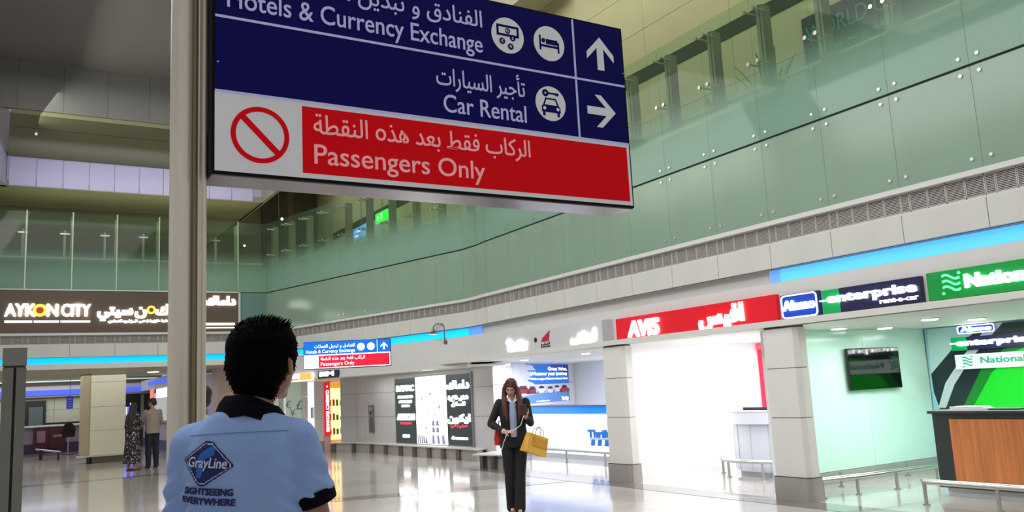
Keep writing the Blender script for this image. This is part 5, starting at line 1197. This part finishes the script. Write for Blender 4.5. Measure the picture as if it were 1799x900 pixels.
m = MB(); m.loft([(0, 0, .82, .165, .115), (0, 0, .90, .16, .11), (0, 0, .97, .14, .10)], 24)
for a, b, c in legs: limb(m, a, .09, b, .066, c + V(0, 0, -.03), .070)
blob(m, .008, 'trousers', M('trousers_black', (16, 14, 18), .8, bump=.2, bscale=12), wo, 3)
for a, b, c in legs:
    m = MB(); m.ell(c + V(0, .0, -.055), (.034, .045, .035)); m.ell(c + V(0, .09, -.075), (.036, .07, .022)); m.cyl(c + V(0, -.02, -.1), c + V(0, -.02, -.05), .018); blob(m, .007, 'shoe', M('shoe_black', (16, 15, 15), .35), wo, 2)
for s in 'RL':
    p = K['el' + s].lerp(K['wr' + s], .88); q = K['el' + s].lerp(K['wr' + s], .97); MB().cyl(p, q, .032, .030, 18).build('shirt_cuff', white_m, wo, smooth=True, rooted=False)
m = MB(); H = lambda p: hc + hr @ V(*p)
m.ell(H((0, -.022, .030)), (.083, .098, .088), 18, 12, hr.to_euler()); m.ell(H((0, -.055, -.04)), (.085, .055, .11), 16, 10, hr.to_euler())
for q in (1, -1):
    m.cap(H((q * .035, .03, .095)), .026, H((q * .074, .028, .03)), .022); m.cap(H((q * .074, .028, .03)), .022, H((q * .085, .025, -.06)), .027)
    m.cap(H((q * .085, .025, -.06)), .027, V(q * .095, .085, 1.33), .034); m.cap(V(q * .095, .085, 1.33), .034, V(q * .085, .115, 1.20), .024); m.cap(V(q * .085, .115, 1.2), .024, V(q * .075, .125, 1.13), .008)
    m.cap(H((q * .08, -.03, -.03)), .035, V(q * .11, .03, 1.33), .035); m.cap(V(q * .11, .03, 1.33), .035, V(q * .10, .09, 1.2), .018)
hm = M('auburn_hair', (88, 42, 30), .45, noise=.35, scale=22, stretch=(4, 4, .4), bump=.5, bscale=70)
blob(m, .006, 'hair', hm, wo, 3)
# phone, cable, bags
def local(root, p): return root.matrix_world @ p
bpy.context.view_layer.update()
ph = thing('smartphone', 'dark smartphone held up in the walking woman\'s hand', 'phone', (wo.matrix_world @ V(-.135, .285, 1.26)), rotz=wo.rotation_euler.z)
m = MB(Matrix.Rotation(math.radians(-28), 4, 'X')); m.box(-.037, .037, -.005, .005, -.075, .075); m.build('casing', M('phone_red', (70, 24, 34), .35), ph, rooted=False, bevel=.003); m = MB(Matrix.Rotation(math.radians(-28), 4, 'X')); m.box(-.033, .033, -.0065, -.005, -.068, .068); m.build('screen', M('phone_glass', (10, 10, 16), .1), ph, rooted=False)
cb = MB(); L = [V(-.13, .28, 1.19), V(-.09, .28, 1.08), V(-.02, .28, 1.03), V(.05, .27, 1.01), V(.09, .255, .97), V(.13, .22, .88), V(.17, .19, .76), V(.18, .17, .72)]
cb.tube([wo.matrix_world @ p for p in L], .004, 8); c_ = cb.build('charging_cable', white_m, smooth=True); tag(c_, 'thin white cable hanging between the woman\'s hands', 'cable')
hb = thing('handbag', 'red handbag hanging at the woman\'s right hip', 'bag', (wo.matrix_world @ V(.20, -.13, .93)), rotz=wo.rotation_euler.z)
m = MB(); m.loft([(0, 0, -.10, .05, .10), (0, 0, -.02, .055, .11), (0, 0, .07, .04, .09), (0, 0, .10, .025, .07)], 18, 4); m.build('bag_body', M('bag_red', (196, 24, 34), .4), hb, smooth=True, rooted=False)
MB().tube([(0, -.07, .08), (-.01, -.06, .16), (-.02, -.02, .20), (-.01, .05, .16), (0, .07, .08)], .008).build('strap', M('strap_red', (150, 20, 28), .5), hb, rooted=False)
yb = thing('shopping_bag', 'yellow paper shopping bag hanging from the woman\'s forearm', 'bag', (wo.matrix_world @ V(-.305, .15, .985)), rotz=wo.rotation_euler.z + math.radians(28))
ym = M('bag_yellow', (222, 170, 62), .5, noise=.12, scale=6, bump=.3, bscale=10); yd = M('bag_yellow_dark', (196, 138, 34), .5, noise=.1, scale=8)
T = Matrix.Rotation(math.radians(-20), 4, 'Y') @ Matrix.Translation((0, 0, -.03)); hw, hd, ht = .145, .085, .25
m = MB(T); m.add([(-hw, -hd, -ht), (hw, -hd, -ht), (hw, hd, -ht), (-hw, hd, -ht), (-hw * .94, -hd * .55, -.02), (hw * .94, -hd * .55, -.02), (hw * .94, hd * .55, -.02), (-hw * .94, hd * .55, -.02), (-hw * 1.02, 0, -.16), (hw * 1.02, 0, -.16)],
    [(0, 1, 2, 3), (0, 4, 5, 1), (2, 6, 7, 3), (1, 5, 9), (5, 6, 9), (6, 2, 9), (1, 9, 2), (0, 8, 4), (4, 8, 7), (7, 8, 3), (0, 3, 8)]); m.build('bag_body', ym, yb, rooted=False)
m = MB(T); m.add([(-hw * .9, hd * .6, -.05), (hw * .6, hd * .66, -.05), (hw * .5, hd * .95, -.16), (-hw * .9, hd * .92, -.16)], [(0, 1, 2, 3)]); m.build('folded_flap', yd, yb, rooted=False)
for q in (1, -1): MB(T).tube([(-.06, q * .045, -.03), (-.05, q * .03, .05), (0, q * .012, .085), (.05, q * .03, .05), (.06, q * .045, -.03)], .005, 8).build('handle', yd, yb, rooted=False)

# ---- the couple by the far pillar
def walker(lab, loc, rz, hgt, skin, top_m, leg_m, hair_m, dress=None, female=False, look=(0, 0, 0), arms=None, hairlen=0):
    t = thing('person', lab, 'person', loc, rotz=math.radians(rz)); s = hgt / 1.74
    t.scale = (s, s, s)
    hr = Euler(tuple(math.radians(a) for a in look)).to_matrix(); hc = V(0, .03, 1.62)
    sw = .15 if female else .178
    A = arms or dict(elR=V(.24, .02, 1.14), wrR=V(.12, .20, 1.08), elL=V(-.24, .0, 1.14), wrL=V(-.16, .22, 1.05))
    A['shR'] = V(sw, 0, 1.40); A['shL'] = V(-sw, 0, 1.40)
    m = MB(); torso(m, -.01, .90, 1.42, sw, .13 if female else .15, .155, 1.0); m.cap(V(0, -.01, 1.40), .055, V(0, .015, 1.55), .05)
    for q in 'RL': limb(m, A['sh' + q], .047, A['el' + q], .036, A['wr' + q], .025)
    lg = [(V(q * .085, 0, .90), V(q * .09, .01, .50), V(q * .10, -.02, .09)) for q in (1, -1)]
    for a, b, c in lg: limb(m, a, .082, b, .054, c, .036); m.cap(c + V(0, -.01, -.05), .03, c + V(0, .13, -.062), .024)
    head(m, hc, hr); hand(m, A['wrR'], A['wrR'] - A['elR'], V(-1, 0, 0), -1, .6); hand(m, A['wrL'], A['wrL'] - A['elL'], V(1, 0, 0), 1, .6)
    b = blob(m, .0085, 'body', skin, t, 2); face_parts(t, b, hc, hr)
    m = MB()
    if dress:
        m.loft([(0, 0, .18, .24, .2), (0, 0, .45, .215, .18), (0, 0, .85, .185, .15), (0, 0, 1.08, .15, .125), (0, 0, 1.28, .168, .13), (0, 0, 1.40, .14, .09), (0, 0, 1.44, .08, .07)], 30, 2.2)
        for q in 'RL': m.cap(A['sh' + q], .062, A['el' + q], .055)
        blob(m, .011, 'dress', dress, t, 4)
        for q in (1, -1): m = MB(); m.box(q * .10 - .035, q * .10 + .035, -.06, .14, 0, .025); m.build('sandal', black_m, t, rooted=False)
    else:
        m.loft([(0, 0, .86, .18, .13), (0, 0, 1.0, .172, .125), (0, 0, 1.2, .18, .13), (0, 0, 1.36, .18, .115), (0, 0, 1.43, .12, .08), (0, 0, 1.47, .07, .065)], 28, 2.3)
        for q in 'RL': limb(m, A['sh' + q], .062, A['el' + q], .05, A['el' + q].lerp(A['wr' + q], .8), .04)
        blob(m, .010, 'shirt', top_m, t, 4)
        m = MB(); m.loft([(0, 0, .84, .17, .125), (0, 0, .94, .172, .125)], 24)
        for a, b_, c in lg: limb(m, a, .10, b_, .078, c + V(0, 0, -.02), .062)
        blob(m, .011, 'trousers', leg_m, t, 4)
        for a, b_, c in lg: m = MB(); m.ell(c + V(0, -.01, -.045), (.045, .06, .045)); m.ell(c + V(0, .09, -.055), (.046, .09, .034)); blob(m, .010, 'shoe', M('shoe_brown', (40, 26, 20), .4), t, 2)
    m = MB(); H = lambda p: hc + hr @ V(*p)
    m.ell(H((0, -.02, .04)), (.086, .10, .082), 16, 10, hr.to_euler()); m.ell(H((0, -.05, -.02)), (.080, .06, .07), 14, 10, hr.to_euler())
    if hairlen:
        m.cap(H((0, -.06, -.03)), .082, V(.02, -.11, 1.36), .085); m.cap(V(.02, -.11, 1.36), .085, V(.03, -.13, 1.62 - hairlen), .065)
        for q in (1, -1): m.cap(H((q * .07, -.02, -.02)), .03, V(q * .10, -.07, 1.3), .045)
    blob(m, .009, 'hair', hair_m, t, 3)
    return t
def floral():
    m = bpy.data.materials.new('floral_cloth'); m.use_nodes = True; nt = m.node_tree; b = nt.nodes['Principled BSDF']; b.inputs['Roughness'].default_value = .8
    tc = nt.nodes.new('ShaderNodeTexCoord'); vo = nt.nodes.new('ShaderNodeTexNoise'); vo.inputs['Scale'].default_value = 17; vo.inputs['Detail'].default_value = 2; vo.inputs['Distortion'].default_value = 1.5
    cr = nt.nodes.new('ShaderNodeValToRGB'); e = cr.color_ramp.elements; e[0].position = .58; e[0].color = rgb(26, 18, 26); e[1].position = .64; e[1].color = rgb(196, 184, 186)
    nt.links.new(tc.outputs['Object'], vo.inputs['Vector']); nt.links.new(vo.outputs['Fac'], cr.inputs[0]); nt.links.new(cr.outputs[0], b.inputs['Base Color']); return m
dark_hair = M('dark_brown_hair', (30, 18, 18), .5, bump=.4, bscale=40, stretch=(4, 4, .4))
walker('woman with long dark hair in a black and white floral dress, beside the wide pillar', (3.06, 23.65, 0), -48, 1.66, M('skin_far', (160, 118, 100), .5), None, None, dark_hair, dress=floral(), female=True, look=(-12, 0, 10), hairlen=.62, arms=dict(elR=V(.20, .06, 1.14), wrR=V(.12, .24, 1.10), elL=V(-.22, .02, 1.12), wrL=V(-.10, .22, 1.08)))
walker('man in beige grey shirt and dark trousers beside the woman in the floral dress', (3.55, 23.85, 0), 14, 1.76, M('skin_far', (160, 118, 100), .5), M('shirt_beige', (140, 128, 118), .8, noise=.15, scale=30), M('trousers_navy', (18, 18, 28), .8), M('hair_dark2', (20, 14, 14), .6), look=(-18, 0, 40), arms=dict(elR=V(.25, .06, 1.14), wrR=V(.16, .16, .98), elL=V(-.25, .10, 1.14), wrL=V(-.24, .32, 1.22)))
pc_ = thing('smartphone', 'phone in the raised hand of the man in the beige grey shirt', 'phone', (3.22, 24.30, 1.29)); MB().box(-.04, .04, -.005, .005, -.07, .07).build('casing', black_m, pc_, rooted=False, bevel=.003)
# ---- somebody mostly hidden behind the steel column
walker('person in a grey shirt almost hidden behind the steel column', (1.60, 8.0, 0), 90, 1.70, M('skin_brown', (104, 52, 44), .5), M('shirt_grey', (136, 136, 130), .8), M('trousers_navy', (18, 18, 28), .8), M('hair_auburn_dark', (34, 14, 12), .6), look=(0, 0, 0), arms=dict(elR=V(.23, -.02, 1.12), wrR=V(.23, .04, .88), elL=V(-.23, -.02, 1.12), wrL=V(-.23, .04, .88)))
